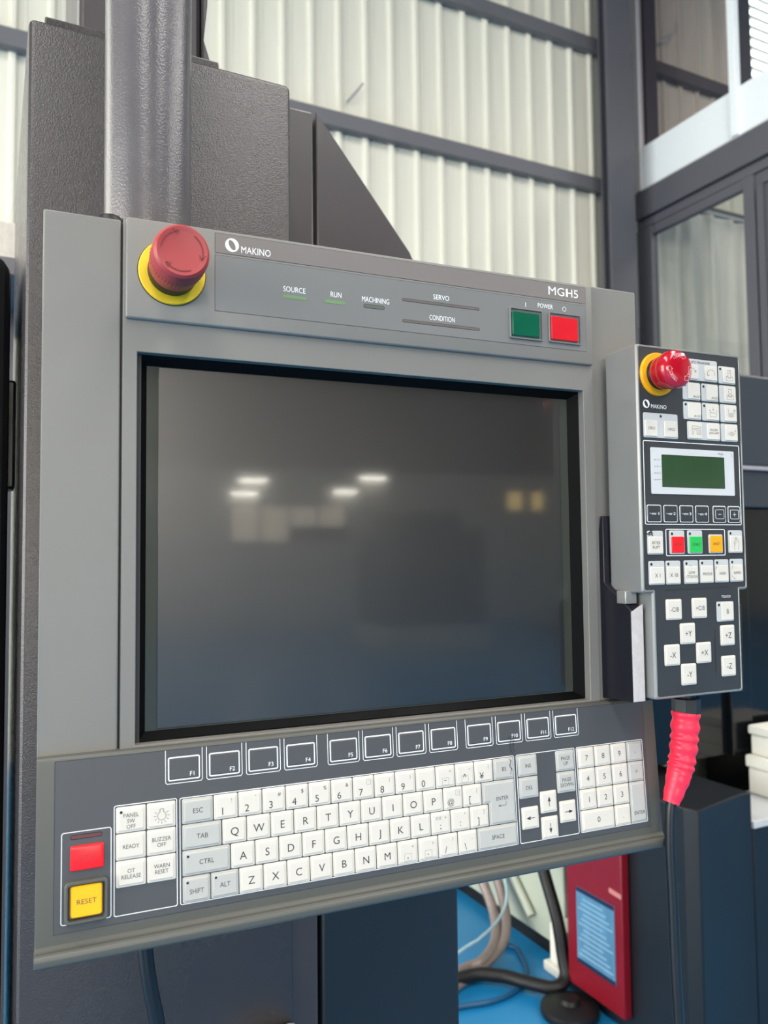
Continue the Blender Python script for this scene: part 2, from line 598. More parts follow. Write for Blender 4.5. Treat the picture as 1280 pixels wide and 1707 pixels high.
# hall behind the viewer (seen mirrored in the screen)
lw = struct(put('window_4', box(2.4, 4.6, -13.99, -13.97, 1.55, 2.22), 'mach_dark'))
for r_ in range(7):
    for c_ in range(4):
        if r_ < 3 and c_ > 1:
            continue
        put('louver', box(2.42 + c_ * 0.55, 2.42 + c_ * 0.55 + 0.5, -13.965, -13.95, 1.58 + r_ * 0.092, 1.63 + r_ * 0.092), 'louver', lw)
for i, (x0, x1) in enumerate(((8.15, 8.45), (8.72, 8.95))):
    struct(put('window_%d' % (5 + i), box(x0, x1, -13.99, -13.96, 2.2, 2.55), 'amber_win'))
struct(put('window_7', box(-6.7, 0.3, -13.99, -13.97, 2.1, 4.7), 'louver'))  # unseen window added to light the hall, outside the mirrored view
struct(put('window_8', box(-7.6, -3.2, 4.95, 4.99, 2.4, 6.4), 'daylight'))  # unseen glowing window, added to put a bright streak on the pole
struct(put('door_1', box(-8.99, -8.95, -4.5, 4.5, 0.0, 4.9), 'daylight'))


def strip_lamp(x0, x1, y, z, label):
    t = empty('strip_lamp', T((x0 + x1) / 2, y, z), label, 'lamp', 'strip lamps on the far wall')
    w = (x1 - x0) / 2
    put('housing', box(-w, w, -0.05, 0.05, 0.03, 0.07, 0.005), 'pale_grey', t)
    put('diffuser', box(-w, w, -0.04, 0.04, -0.01, 0.03, 0.005), 'lamp', t)
    put('bracket', box(-0.03, 0.03, -0.14, -0.05, 0.03, 0.07), 'pale_grey', t)


for a_, lab in (((2.54, 3.06, -13.85, 2.66), 'upper left of the four strip lamps mirrored in the dark screen'),
                ((2.40, 2.87, -13.85, 2.41), 'lower left of the four strip lamps mirrored in the dark screen'),
                ((4.87, 5.39, -13.85, 2.75), 'upper right of the four strip lamps mirrored in the dark screen'),
                ((4.33, 4.79, -13.85, 2.48), 'lower right of the four strip lamps mirrored in the dark screen')):
    strip_lamp(*a_, label=lab)
# dark machine behind the viewer
t = empty('machining_centre', T(4.2, -9.5, 0), 'dark machining centre mirrored as a dark block in the screen', 'machine')
put('body', box(-0.6, 0.75, -0.8, 0.6, 0.35, 1.62, 0.03), 'mach_dark', t)
put('hood', box(-0.35, 0.5, -0.7, 0.4, 1.62, 1.85, 0.03), 'mach_dark', t)
put('base', box(-0.7, 0.8, -0.85, 0.65, 0.0, 0.35, 0.02), 'white_mach', t)
put('door', box(-0.3, 0.5, 0.6, 0.64, 0.5, 1.5, 0.01), 'mach_black', t)
t = empty('storage_cabinet', T(7.6, -11.0, 0), 'pale storage cabinet mirrored in the right part of the screen', 'cabinet')
put('body', box(-0.5, 0.5, -0.3, 0.3, 0.08, 1.4, 0.01), 'white_mach', t)
put('plinth', box(-0.48, 0.48, -0.28, 0.28, 0.0, 0.08), 'mach_black', t)
put('door', box(-0.49, -0.01, 0.3, 0.32, 0.1, 1.38, 0.005), 'white_mach', t)
put('door', box(0.01, 0.49, 0.3, 0.32, 0.1, 1.38, 0.005), 'white_mach', t)

# ================================================================== MACHINE BEHIND THE PANEL
t = empty('machine_cabinet', T(0.067, 0.25, 0), 'tall hammertone charcoal cabinet standing behind the control console', 'cabinet')
put('body', box(-0.127, 0.127, -0.07, 0.35, 0.0, 1.785, 0.006, 3), 'hammer', t)
put('base_plate', box(-0.113, 0.052, -0.062, 0.2, 1.785, 1.7945, 0.0015), 'hammer', t)
put('duct_cover', box(0.075, 0.128, -0.105, -0.07, 0.62, 0.828, 0.008, 3), 'pale_grey', t)
t = empty('arm_base', T(0.052, 0.3, 1.7945), 'dark arm base block on top of the tall charcoal cabinet behind the pole', 'bracket')
put('block', box(-0.063, 0.066, -0.04, 0.12, 0.0, 0.6, 0.006), 'charcoal', t)
poly = [(0.066, 0.0), (0.088, 0.0), (0.088, 0.016), (0.078, 0.022), (0.066, 0.06)]
put('foot', prism(poly, 0.02, 0.05), 'charcoal', t, frame3((0, 0, 0), (1, 0, 0), (0, 0, 1), (0, -1, 0)))
poly = [(0.066, 0.06), (0.07, 0.1), (0.078, 0.6), (0.066, 0.6)]
put('rib', prism(poly, 0.0, 0.05), 'charcoal', t, frame3((0, 0, 0), (1, 0, 0), (0, 0, 1), (0, -1, 0)))

t = empty('side_guard', T(0.33, 0.35, 0), 'charcoal sheet metal guard with a sloping top edge right of the tall cabinet', 'guard')
put('post', box(-0.131, -0.064, -0.05, 0.2, 0.0, 1.835, 0.003), 'charcoal', t)
poly = [(-0.06, 1.3), (0.128, 1.3), (0.128, 1.562), (0.07, 1.68), (-0.06, 1.838)]
put('sloped_plate', prism(poly, 0.0, 0.03, 0.002), 'charcoal', t, frame3((0, -0.02, 0), (1, 0, 0), (0, 0, 1), (0, -1, 0)))
put('lower_body', box(-0.06, 0.128, -0.05, 0.3, 0.0, 1.298, 0.004), 'slate_blue', t)

# things at the far left
t = empty('black_cover', T(-0.19, 0.3, 0), 'black textured cover with a rounded corner at the left edge beside the cabinet', 'cover')
put('shell', box(-0.12, 0.12, -0.05, 0.25, 0.0, 1.588, 0.02, 4), 'black_plastic', t)
put('link_arm', box(0.1, 0.1275, 0.02, 0.06, 1.36, 1.475, 0.003), 'black_plastic', t)
t = empty('platform_edge', T(-0.5, 0.9, 1.74), 'galvanised checker plate edge of a platform behind the left cover', 'platform')
put('apron', box(-0.6, 0.49, -0.1, -0.09, 0.03, 0.09, 0.002), 'checker', t)
put('frame', box(-0.6, 0.49, -0.11, 0.3, 0.0, 0.03, 0.003), 'girt', t)
put('leg', box(0.43, 0.47, 0.1, 0.14, -1.74, 0.0), 'girt', t)
put('leg', box(-0.6, -0.56, 0.1, 0.14, -1.74, 0.0), 'girt', t)

# ================================================================== MACHINES AND FLOOR CLUTTER AT THE RIGHT
t = empty('dark_machine', T(2.4, 1.27, 0), 'large dark machine tool with a pale trim line behind the pendant', 'machine')
put('upper_cover', box(-0.95, 1.2, -0.17, 0.16, 1.547, 1.835, 0.008), 'mach_dark', t)
put('trim_line', box(-0.95, 1.2, -0.182, -0.15, 1.535, 1.547, 0.002), 'trim_light', t)
put('middle_cover', box(-0.95, 1.2, -0.17, 0.16, 1.42, 1.535, 0.004), 'mach_dark', t)
put('window', box(-0.95, 1.2, -0.15, 0.16, 0.68, 1.42, 0.004), 'mach_black', t)
put('mullion', box(-0.5, -0.41, -0.17, -0.15, 0.68, 1.42, 0.004), 'mach_black', t)
put('lower_body', box(-0.25, 1.2, -0.15, 0.16, 0.0, 0.68, 0.006), 'mach_black', t)
t = empty('navy_machine_plinth', T(1.6, 0.95, 0), 'navy faceted machine base standing right of the red cased panel', 'machine')
poly = [(-0.128, 0.4), (-0.128, -0.06), (-0.113, -0.095), (0.085, -0.05), (0.128, -0.05), (0.128, 0.4)]
put('body', prism(poly, 0.0, 0.65, 0.004), 'navy', t)
put('side_body', box(0.129, 0.545, -0.05, 0.145, 0.0, 0.555, 0.004), 'navy', t)
put('side_shelf', box(0.129, 0.545, -0.055, 0.145, 0.555, 0.575, 0.003), 'pale_grey', t)
for (z0, h, x0, lab) in ((0.575, 0.112, 1.925, 'lower off white plastic box with a rimmed lid on the grey ledge'),
                         (0.687, 0.085, 1.94, 'upper off white plastic box stacked on the rimmed box')):
    bx = empty('plastic_box', T(x0 + 0.11, 1.0, z0), lab, 'box', 'off white boxes on the ledge')
    put('tub', box(-0.105, 0.105, -0.06, 0.075, 0.0, h * 0.68, 0.006), 'pale_plastic', bx)
    put('lid', box(-0.11, 0.11, -0.066, 0.081, h * 0.68, h, 0.006), 'pale_plastic', bx)

# red cased panel leaning on the navy base
t = empty('red_panel', T(1.455, 1.2, 0), 'crimson cased panel with a blue document window beside the navy base', 'panel')
rf = frame3((-0.012, 0, 0), (0, -1, 0), (0, 0, 1), (-1, 0, 0))
put('case', box(-0.012, 0.014, -0.115, 0.115, 0.045, 0.62, 0.004), 'red_case', t)
dw = put('document_window', box(-0.07, 0.085, 0.12, 0.33, 0.0, 0.002), 'doc', t, rf)
put('header_band', box(-0.07, 0.085, 0.318, 0.33, 0.002, 0.0025), 'doc_dark', dw)
put('footer_band', box(-0.07, 0.085, 0.12, 0.132, 0.002, 0.0025), 'doc_dark', dw)
for k in range(12):
    put('text_line', box(-0.062 + 0.01 * (k % 3), 0.078 - 0.013 * (k % 4), 0.144 + k * 0.0142, 0.1485 + k * 0.0142, 0.002, 0.0023), 'doc_line', dw)
put('sticker', box(0.04, 0.088, 0.365, 0.378, 0.0, 0.001), 'sticker', t, rf @ Matrix.Rotation(R(-4), 4, 'Z'))

# white machine base behind it
t = empty('pale_machine', T(1.9, 1.9, 0), 'pale machine body with a sloped brace standing on the blue floor', 'machine')
put('side_panel', box(-0.36, 0.4, -0.45, 0.8, 0.045, 1.0, 0.006), 'white_mach', t)
put('kick_strip', box(-0.35, 0.4, -0.45, 0.8, 0.0, 0.045), 'rubber', t)
put('levelling_block', box(-0.42, -0.34, -0.53, -0.45, 0.03, 0.15, 0.006), 'pale_plastic', t)
put('block_foot', box(-0.43, -0.33, -0.545, -0.43, 0.0, 0.03, 0.004), 'pale_plastic', t)
put('brace', tube([(-0.375, -0.3, 0.1), (-0.375, 0.05, 0.42)], 0.014, smooth=False), 'white_mach', t)
put('brace', tube([(-0.375, 0.02, 0.1), (-0.375, 0.3, 0.4)], 0.014, smooth=False), 'white_mach', t)
t = empty('coupling', T(1.47, 2.12, 0), 'cream valve coupling on the floor at the foot of the pale machine', 'valve')
put('body', tube([(-0.13, 0.12, 0.06), (-0.02, 0.02, 0.06)], 0.035, smooth=False), 'pale_plastic', t)
put('flange', tube([(-0.06, 0.05, 0.06), (-0.04, 0.03, 0.06)], 0.058, smooth=False), 'pale_plastic', t)
put('nut', tube([(-0.02, 0.02, 0.06), (0.02, -0.02, 0.06)], 0.045, seg=6, smooth=False), 'steel', t)

cab = [
    ('braided_hose', [(0.9, 1.42, 0.02), (1.215, 1.54, 0.022), (1.29, 1.545, 0.03), (1.38, 1.6, 0.05), (1.43, 1.68, 0.10), (1.44, 1.78, 0.2), (1.45, 1.86, 0.34), (1.46, 1.95, 0.5)], 0.017, 'hose',
     'pink grey braided hose curving up from the blue floor, left of two', 'hose', 'braided hoses'),
    ('braided_hose', [(0.9, 1.38, 0.02), (1.2, 1.50, 0.018), (1.33, 1.555, 0.022), (1.42, 1.6, 0.06), (1.475, 1.69, 0.13), (1.49, 1.8, 0.24), (1.48, 1.92, 0.4), (1.46, 2.0, 0.55)], 0.016, 'hose',
     'pink grey braided hose curving up beside the pale machine, right of two', 'hose', 'braided hoses'),
    ('black_hose', [(0.8, 1.42, 0.03), (1.187, 1.496, 0.028), (1.295, 1.459, 0.028), (1.35, 1.385, 0.028), (1.40, 1.325, 0.03), (1.44, 1.325, 0.05), (1.448, 1.345, 0.1), (1.448, 1.37, 0.2), (1.448, 1.435, 0.33), (1.448, 1.5, 0.5)], 0.019, 'rubber',
     'thick black hose lying on the blue floor and rising past the red panel', 'hose', None),
    ('plastic_tube', [(0.9, 1.42, 0.05), (1.197, 1.509, 0.1), (1.279, 1.53, 0.11), (1.40, 1.6, 0.12), (1.47, 1.66, 0.16), (1.5, 1.74, 0.26), (1.515, 1.8, 0.4)], 0.0048, 'clear_tube',
     'thin pale blue plastic tube crossing in front of the braided hoses', 'tube', None),
    ('floor_cable', [(1.0, 1.42, 0.008), (1.134, 1.40, 0.008), (1.222, 1.383, 0.008), (1.316, 1.398, 0.008), (1.40, 1.46, 0.008), (1.45, 1.56, 0.008), (1.46, 1.62, 0.008), (1.40, 1.66, 0.008)], 0.008, 'blue_cable',
     'dark blue cable lying in a loop on the blue floor', 'cable', None),
]
for (nm, pts, r, m, lab, cat, grp) in cab:
    tag(put(nm, tube(pts, r, 12), m), lab, cat, grp)
t = empty('round_foot', T(1.385, 1.24, 0), 'black round rubber foot on the blue floor below the red panel', 'foot')
put('pad', lathe([(0.078, 0.0), (0.082, 0.01), (0.08, 0.024), (0.05, 0.034)], 32), 'rubber', t)
put('stem', lathe([(0.03, 0.03), (0.026, 0.046)], 20), 'rubber', t)

# ================================================================== CONTROL CONSOLE
MP = T(0, 0, 1.30) @ Matrix.Rotation(R(-3.0), 4, 'Z')
P = empty('control_console', MP, 'grey machine control console with a dark screen, white keyboard and red stop knob', 'control console')
FX = lambda y=0.0: frame3((0, y, 0), (1, 0, 0), (0, 0, 1), (0, -1, 0))   # (a,b,c) -> x, z, out of the panel

put('side_panel', box(-0.0547, -0.0022, 0.002, 0.095, -0.150, 0.2350, 0.0012), 'paint', P)
put('side_panel', box(0.4192, 0.4725, 0.002, 0.095, -0.150, 0.2385, 0.0012), 'paint', P)
put('back_housing', box(-0.0022, 0.4192, 0.02, 0.095, -0.150, 0.2350, 0.001), 'paint', P)
put('seam_strip', box(-0.0022, -0.0008, 0.006, 0.02, -0.150, 0.234), 'groove', P)
put('seam_strip', box(0.4180, 0.4192, 0.006, 0.02, -0.150, 0.234), 'groove', P)
# screen surround with its opening
ox0, ox1, oz0, oz1 = 0.0095, 0.4072, -0.1465, 0.1376
bm = bmesh.new()


def rect3(x0, x1, z0, z1, y):
    return [(x0, y, z0), (x1, y, z0), (x1, y, z1), (x0, y, z1)]


sx0, sx1, sz0, sz1 = -0.0008, 0.4180, -0.150, 0.2355
bm = loft([rect3(sx0, sx1, sz0, sz1, 0.008), rect3(sx0, sx1, sz0, sz1, 0.0), rect3(ox0, ox1, oz0, oz1, 0.0), rect3(ox0, ox1, oz0, oz1, 0.008)], cap1=False)
bevel(bm, 0.0007, 2)
put('screen_surround', bm, 'paint', P)
# black gasket stepping back to the glass
gx0, gx1, gz0, gz1 = 0.0178, 0.3985, -0.1402, 0.1310
bm = loft([rect3(ox0 - 0.001, ox1 + 0.001, oz0 - 0.001, oz1 + 0.001, 0.0085), rect3(ox0 + 0.0035, ox1 - 0.0002, oz0 + 0.001, oz1 - 0.001, 0.0085),
           rect3(gx0, gx1, gz0, gz1, 0.0145), rect3(gx0, gx1, gz0, gz1, 0.016)], cap1=False)
put('screen_gasket', bm, 'gasket', P)
put('display_lip', loft([rect3(ox0, ox0 + 0.0037, oz0, oz1, 0.0083), rect3(ox0, ox0 + 0.0037, oz0, oz1, 0.008)]), 'groove', P)
put('display_glass', box(gx0 - 0.001, gx1 + 0.001, 0.0145, 0.018, gz0 - 0.001, gz1 + 0.001), 'glass_edge', P)
put('display', box(0.0263, 0.3895, 0.0138, 0.0146, -0.1390, 0.1306, 0.0003), 'screen', P)

# header bar
put('header', box(0.0006, 0.4168, -0.004, 0.06, 0.1610, 0.2362, 0.0022, 3), 'paint', P)
HF = FX(-0.004)


def plate(name, x0, x1, z0, z1, c0, c1, m, parent, F, r=0.0004, bev=0.0):
    w, h = x1 - x0, z1 - z0
    pts = rrect(w, h, r, 4)
    rings = [ring3(pts, c0), ring3(pts, c1 - bev)]
    if bev:
        rings.append(ring3(rrect(w - 2 * bev, h - 2 * bev, max(r - bev, 0.0001), 4), c1))
    return put(name, loft(rings), m, parent, F @ T((x0 + x1) / 2, (z0 + z1) / 2, 0))


plate('brand_strip_joint', 0.0650, 0.4090, 0.2179, 0.2335, -0.001, 0.00008, 'groove', P, HF)
bs = plate('brand_strip', 0.0653, 0.4087, 0.2182, 0.2332, -0.001, 0.00025, 'brand', P, HF)
plate('indicator_strip_joint', 0.0650, 0.4086, 0.1730, 0.2164, -0.001, 0.00008, 'groove', P, HF)
ins = plate('indicator_strip', 0.0653, 0.4083, 0.1733, 0.2161, -0.001, 0.00025, 'inlay', P, HF)
bcx, bcz = (0.0653 + 0.4087) / 2, (0.2182 + 0.2332) / 2
icx, icz = (0.0653 + 0.4083) / 2, (0.1733 + 0.2161) / 2


def logo(parent, x, y, r, c, m='white_print'):
    """ring emblem with a slanted lens shaped opening"""
    o = []
    i = []
    n_ = 32
    for k in range(n_):
        a = 2 * PI * k / n_
        o.append((r * math.cos(a), r * math.sin(a), 0))
        ex, ey = 0.42 * r * math.cos(a), 0.8 * r * math.sin(a)
        th = R(28)
        i.append((ex * math.cos(th) - ey * math.sin(th), ex * math.sin(th) + ey * math.cos(th), 0))
    return put('emblem', loft([o, i], cap1=False), m, parent, T(x, y, c))


logo(bs, 0.0782 - bcx, 0.2254 - bcz, 0.0053, 0.0004)
legend(bs, 'MAKINO', 0.0052, 0.0969 - bcx, 0.2230 - bcz, 0.0004, 'white_print', w=0.0232)
lm = legend(bs, 'MGH5', 0.0074, 0.3841 - bcx, 0.2260 - bcz, 0.0004, 'white_print', w=0.0325)
strokes(bs, [[(-0.0160, -0.0035), (-0.0160, 0.0035)], [(0.0045, -0.0035), (0.0045, 0.0035)]], 0.0009, 0.00042, 'white_print', 0.3841 - bcx, 0.2260 - bcz, name='emblem_stroke')
for (s, x, z, w, h) in (('SOURCE', 0.1277, 0.1967, 0.0181, 0.0042), ('RUN', 0.1625, 0.1970, 0.0092, 0.0042), ('MACHINING', 0.1971, 0.1965, 0.0243, 0.0042),
                        ('SERVO', 0.2579, 0.2060, 0.0152, 0.0042), ('CONDITION', 0.2585, 0.1879, 0.0243, 0.0042), ('POWER', 0.3640, 0.2108, 0.0163, 0.0040), ('I', 0.3429, 0.2098, 0.0006, 0.0040)):
    legend(ins, s, h, x - icx, z - icz, 0.0004, 'white_print', w=w)
strokes(ins, [arc(0, 0, 0.0019, 0, 360, 20)], 0.0005, 0.0004, 'white_print', 0.3846 - icx, 0.2104 - icz)


def slot(x0, x1, z, m, F, parent, h=0.0026):
    w = x1 - x0
    o = plate('indicator_slot', x0 - 0.0004, x1 + 0.0004, z - h / 2 - 0.0004, z + h / 2 + 0.0004, -0.001, 0.0003, 'groove' if m != 'led_green' else 'inlay', parent, F, r=0.0016)
    put('indicator_lens', loft([ring3(rrect(w, h, 0.0012, 4), 0.0), ring3(rrect(w, h, 0.0012, 4), 0.0004)]), m, o)


slot(0.1184, 0.1379, 0.1907, 'led_green', HF, P)
slot(0.1529, 0.1707, 0.1909, 'led_green', HF, P)
slot(0.1867, 0.2047, 0.1909, 'led_dim', HF, P)
slot(0.2215, 0.2950, 0.2002, 'led_clear', HF, P, 0.0018)
slot(0.2215, 0.2949, 0.1823, 'led_clear', HF, P, 0.0018)


def power_switch(x0, x1, z0, z1, m):
    w, h = x1 - x0, z1 - z0
    o = rrect(w, h, 0.0016, 4)
    i1 = rrect(w - 0.0026, h - 0.0026, 0.001, 4)
    i2 = rrect(w - 0.0034, h - 0.0034, 0.0006, 4)
    b_ = put('power_switch', loft([ring3(o, 0), ring3(o, 0.0016), ring3(rrect(w - 0.0008, h - 0.0008, 0.0014, 4), 0.0022), ring3(i1, 0.0022), ring3(i2, -0.0018), ring3(rrect(0.002, 0.002, 0.0002, 4), -0.0018)]),
             'bezel', P, HF @ T((x0 + x1) / 2, (z0 + z1) / 2, 0))
    lw_, lh = w - 0.0062, h - 0.0066
    bm_ = loft([ring3(rrect(lw_, lh, 0.0008, 4), -0.0018), ring3(rrect(lw_, lh, 0.0008, 4), 0.0018), ring3(rrect(lw_ - 0.0014, lh - 0.0014, 0.0008, 4), 0.0026)])
    l_ = put('lens', bm_, m, b_, T(-0.0007, -0.0006, 0))
    return b_, l_


_, l1 = power_switch(0.3250, 0.3601, 0.1776, 0.2058, 'power_green')
_, l2 = power_switch(0.3663, 0.4020, 0.1779, 0.2061, 'power_red')


# emergency stop on the console
def estop_console():
    e = put('emergency_stop', lathe([(0.0243, 0.0), (0.0243, 0.0018), (0.0238, 0.0024), (0.0165, 0.0024)], 56), 'estop_ring', P, HF @ T(0.0334, 0.1979, 0.0))
    put('ring_shadow_gap', lathe([(0.0249, 0.0), (0.0249, 0.0005)], 56), 'groove', e)
    put('knob_base', lathe([(0.0180, 0.0), (0.0180, 0.0125), (0.0174, 0.0145)], 40), 'black_plastic', e)

    def md(k, i, r):
        return r + (0.0006 if (k in (3, 4) and i % 2 == 0) else 0.0)
    kn = put('knob', lathe([(0.0172, 0.0130), (0.0186, 0.0150), (0.0190, 0.026), (0.0192, 0.028), (0.0192, 0.031), (0.0194, 0.033), (0.0196, 0.041), (0.0190, 0.0450), (0.0172, 0.0470),
                            (0.0150, 0.0466), (0.0135, 0.0462), (0.0, 0.0460)][:-1] + [(0.001, 0.0460)], 96, md), 'estop_faded', e, None, 25)
    for k in range(3):
        a0 = 100 + k * 120
        ln = arc(0, 0, 0.0142, a0, a0 + 75, 12)
        e1 = ln[0]
        hd = [(arc(0, 0, 0.0160, a0 + 14, a0 + 14, 1)[0]), e1, (arc(0, 0, 0.0120, a0 + 12, a0 + 12, 1)[0])]
        strokes(kn, [ln, hd], 0.0008, 0.0469, 'estop_shadow', name='arrow_mark')


estop_console()

# ------------------------------------------------ keyboard section (tilted 4 degrees)
t4 = R(4.0)
KF = frame3((0, -0.006, -0.1525), (1, 0, 0), (0, math.sin(t4), math.cos(t4)), (0, -math.cos(t4), math.sin(t4)))
# housing side profile (out, up) in keyboard frame, extruded along x
prof = [(-0.0055, 0.0050), (-0.0015, 0.0045), (-0.0003, 0.0032), (0.0, 0.0015), (0.0, -0.1165), (0.0008, -0.1185), (0.004, -0.1200), (0.004, -0.126), (-0.07, -0.124), (-0.07, 0.0050)]
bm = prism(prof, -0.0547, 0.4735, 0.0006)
put('keyboard_housing', bm, 'paint_shaded', P, KF @ frame3((0, 0, 0), (0, 0, 1), (0, 1, 0), (1, 0, 0)))
prof = [(-0.004, -0.1192), (0.0052, -0.1192), (0.0074, -0.1204), (0.0082, -0.1225), (0.0074, -0.1268), (0.0045, -0.1288), (-0.004, -0.1288)]
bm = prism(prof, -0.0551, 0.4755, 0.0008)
put('front_lip', bm, 'paint_shaded', P, KF @ frame3((0, 0, 0), (0, 0, 1), (0, 1, 0), (1, 0, 0)))


def kplate(name, u0, u1, v0, v1, c0, c1, m, r=0.0004, bev=0.0, parent=None):
    return plate(name, u0 * MM, u1 * MM, -v1 * MM, -v0 * MM, c0, c1, m, parent or P, KF, r, bev)


kplate('membrane_joint', -43.5, 460.4, -1.9, 110.2, -0.001, 0.00010, 'groove')
mem = kplate('key_membrane', -43.1, 460.0, -1.5, 109.8, -0.001, 0.0003, 'membrane')


def kline(u0, u1, v0, v1, r, t=0.5, name='printed_frame'):
    return put(name, outline((u1 - u0) * MM, (v1 - v0) * MM, r * MM, t * MM, 0.0003), 'white_print', P, KF @ T((u0 + u1) / 2 * MM, -(v0 + v1) / 2 * MM, 0))


kline(39.2, 318.7, 32.3, 105.3, 1.5)
kline(320.7, 381.3, 32.3, 105.3, 1.5)
kline(383.0, 457.0, 32.3, 105.3, 1.5)
kline(-5.3, 37.5, 32.0, 105.3, 1.5)
kline(-39.0, -6.8, 45.5, 105.0, 1.8)

_km = {}


def key_mesh(w, h, m, kind='cap'):
    k = (round(w, 5), round(h, 5), m, kind)
    if k in _km:
        return _km[k]
    if kind == 'cap':
        spec = [(0.0, 0.0, 1.0), (0.0, 0.6, 1.0), (0.35, 0.95, 0.9), (1.3, 1.05, 0.9), (1.65, 1.6, 0.8), (2.1, 1.8, 0.7)]
    elif kind == 'flat':
        spec = [(0.0, 0.0, 1.2), (0.0, 0.7, 1.2), (0.3, 1.0, 1.0)]
    else:
        spec = [(0.0, 0.0, 1.2), (0.0, 1.6, 1.2), (0.4, 2.2, 1.2), (1.2, 2.5, 1.0)]
    rings = [ring3(rrect(w - 2 * i * MM, h - 2 * i * MM, r * MM, 3), c * MM) for (i, c, r) in spec]
    me = finish(loft(rings), 20)
    me.materials.append(M[m])
    _km[k] = me
    return me


TOPC = 0.00186


def key(u0, u1, v0, v1, m='key_white', kind='cap', name='key'):
    w, h = (u1 - u0) * MM, (v1 - v0) * MM
    return put(name, key_mesh(w, h, m, kind), m, P, KF @ T((u0 + u1) / 2 * MM, -(v0 + v1) / 2 * MM, 0.0003))


ROW = [(33.4, 50.6), (51.2, 68.4), (69.0, 86.2), (86.9, 104.5)]


def mlegend(k, lines, h, m='black_print', c=TOPC, dy=0.0, sx=0.92, gap=1.45, dx=0.0):
    n_ = len(lines)
    for i, s in enumerate(lines):
        legend(k, s, h * MM, dx, ((n_ - 1) / 2 - i) * h * gap * MM + dy, c, m, sx=sx)


def dot(k, x, y, r=0.9, c=TOPC, m='ink'):
    put('indicator_dot', lathe([(r * MM, 0.0), (r * MM, 0.0001)], 16), m, k, T(x * MM, y * MM, c - 0.0001))


def numkey(u, row, main, shift, boxed='', extra=None):
    k = key(u, u + 17.35, *ROW[row])
    if main:
        small = main in ('^', '-', ',', '.', ':', ';')
        legend(k, main, 5.0 * MM, -2.6 * MM if not small else -0.6 * MM, (-3.0 if not small else -2.0) * MM, TOPC)
    if shift:
        legend(k, shift, 2.7 * MM, 3.9 * MM, 4.0 * MM, TOPC, 'black_print' if shift in '#$%&' else 'faint_print')
    if boxed == 'main':
        b_ = outline(6.2 * MM, 5.6 * MM, 0.0002, 0.00018, 0.0, 0.00003)
        put('legend_box', b_, 'faint_print', k, T(-0.4 * MM, -3.6 * MM, TOPC))
    elif boxed == 'shift':
        b_ = outline(3.6 * MM, 4.2 * MM, 0.0002, 0.00018, 0.0, 0.00003)
        put('legend_box', b_, 'faint_print', k, T(3.9 * MM, 4.2 * MM, TOPC))
    if extra:
        legend(k, extra, 2.2 * MM, -2.2 * MM, 4.0 * MM, TOPC, 'faint_print', sx=0.85)
    return k


# row 1
k = key(41.0, 62.8, *ROW[0], m='key_grey')
mlegend(k, ['ESC'], 3.3)
for i, (a_, b_, bx) in enumerate((('1', '!', ''), ('2', '"', ''), ('3', '#', ''), ('4', '$', ''), ('5', '%', ''), ('6', '&', ''), ('7', "'", 'shift'), ('8', '(', ''), ('9', ')', ''),
                                  ('0', '', ''), ('-', '=', 'main'), ('^', '~', 'main'), ('\u00a5', '|', ''))):
    numkey(63.5 + 18.0 * i, 0, a_, b_, bx)
k = key(297.6, 317.5, *ROW[0], m='key_grey')
mlegend(k, ['BS'], 3.2)
# row 2
k = key(41.0, 68.7, *ROW[1], m='key_grey')
mlegend(k, ['TAB'], 3.3)
for i, s in enumerate('QWERTYUIOP'):
    k = key(69.5 + 18.0 * i, 86.9 + 18.0 * i, *ROW[1])
    legend(k, s, 5.4 * MM, 0, -0.3 * MM, TOPC)
k = key(249.5, 266.9, *ROW[1])
legend(k, '@', 4.4 * MM, -2.4 * MM, -2.4 * MM, TOPC)
legend(k, '`', 3.0 * MM, 3.9 * MM, 3.6 * MM, TOPC, 'faint_print')
put('legend_box', outline(3.6 * MM, 4.2 * MM, 0.0002, 0.00018, 0.0, 0.00003), 'faint_print', k, T(3.9 * MM, 4.2 * MM, TOPC))
k = key(267.5, 284.9, *ROW[1])
legend(k, '[', 4.8 * MM, -2.6 * MM, -2.6 * MM, TOPC)
legend(k, '{', 2.8 * MM, 4.0 * MM, 4.0 * MM, TOPC, 'faint_print')
# L shaped enter key
ex0, ex1, exs = 285.7, 317.3, 291.6
uc, vc = 301.5, 68.7


def lshape(i):
    return [((ex0 + i - uc) * MM, -(51.2 + i - vc) * MM), ((ex0 + i - uc) * MM, -(68.4 - i - vc) * MM), ((exs + i - uc) * MM, -(68.4 - i - vc) * MM),
            ((exs + i - uc) * MM, -(86.2 - i - vc) * MM), ((ex1 - i - uc) * MM, -(86.2 - i - vc) * MM), ((ex1 - i - uc) * MM, -(51.2 + i - vc) * MM)]


bm = loft([ring3(lshape(i), c * MM) for (i, c) in ((0.0, 0.0), (0.0, 0.6), (0.4, 0.95), (1.3, 1.05), (1.7, 1.6), (2.1, 1.8))])
k = put('key', bm, 'key_grey', P, KF @ T(uc * MM, -vc * MM, 0.0003), 20)
legend(k, 'ENTER', 3.0 * MM, 2.9 * MM, 3.4 * MM, TOPC, 'black_print', sx=0.92)
strokes(k, [[(6.2 * MM, 0.6 * MM), (6.2 * MM, -2.6 * MM), (-1.2 * MM, -2.6 * MM)], [(1.4 * MM, -1.6 * MM), (-1.2 * MM, -2.6 * MM), (1.4 * MM, -3.4 * MM)]], 0.0003, TOPC)
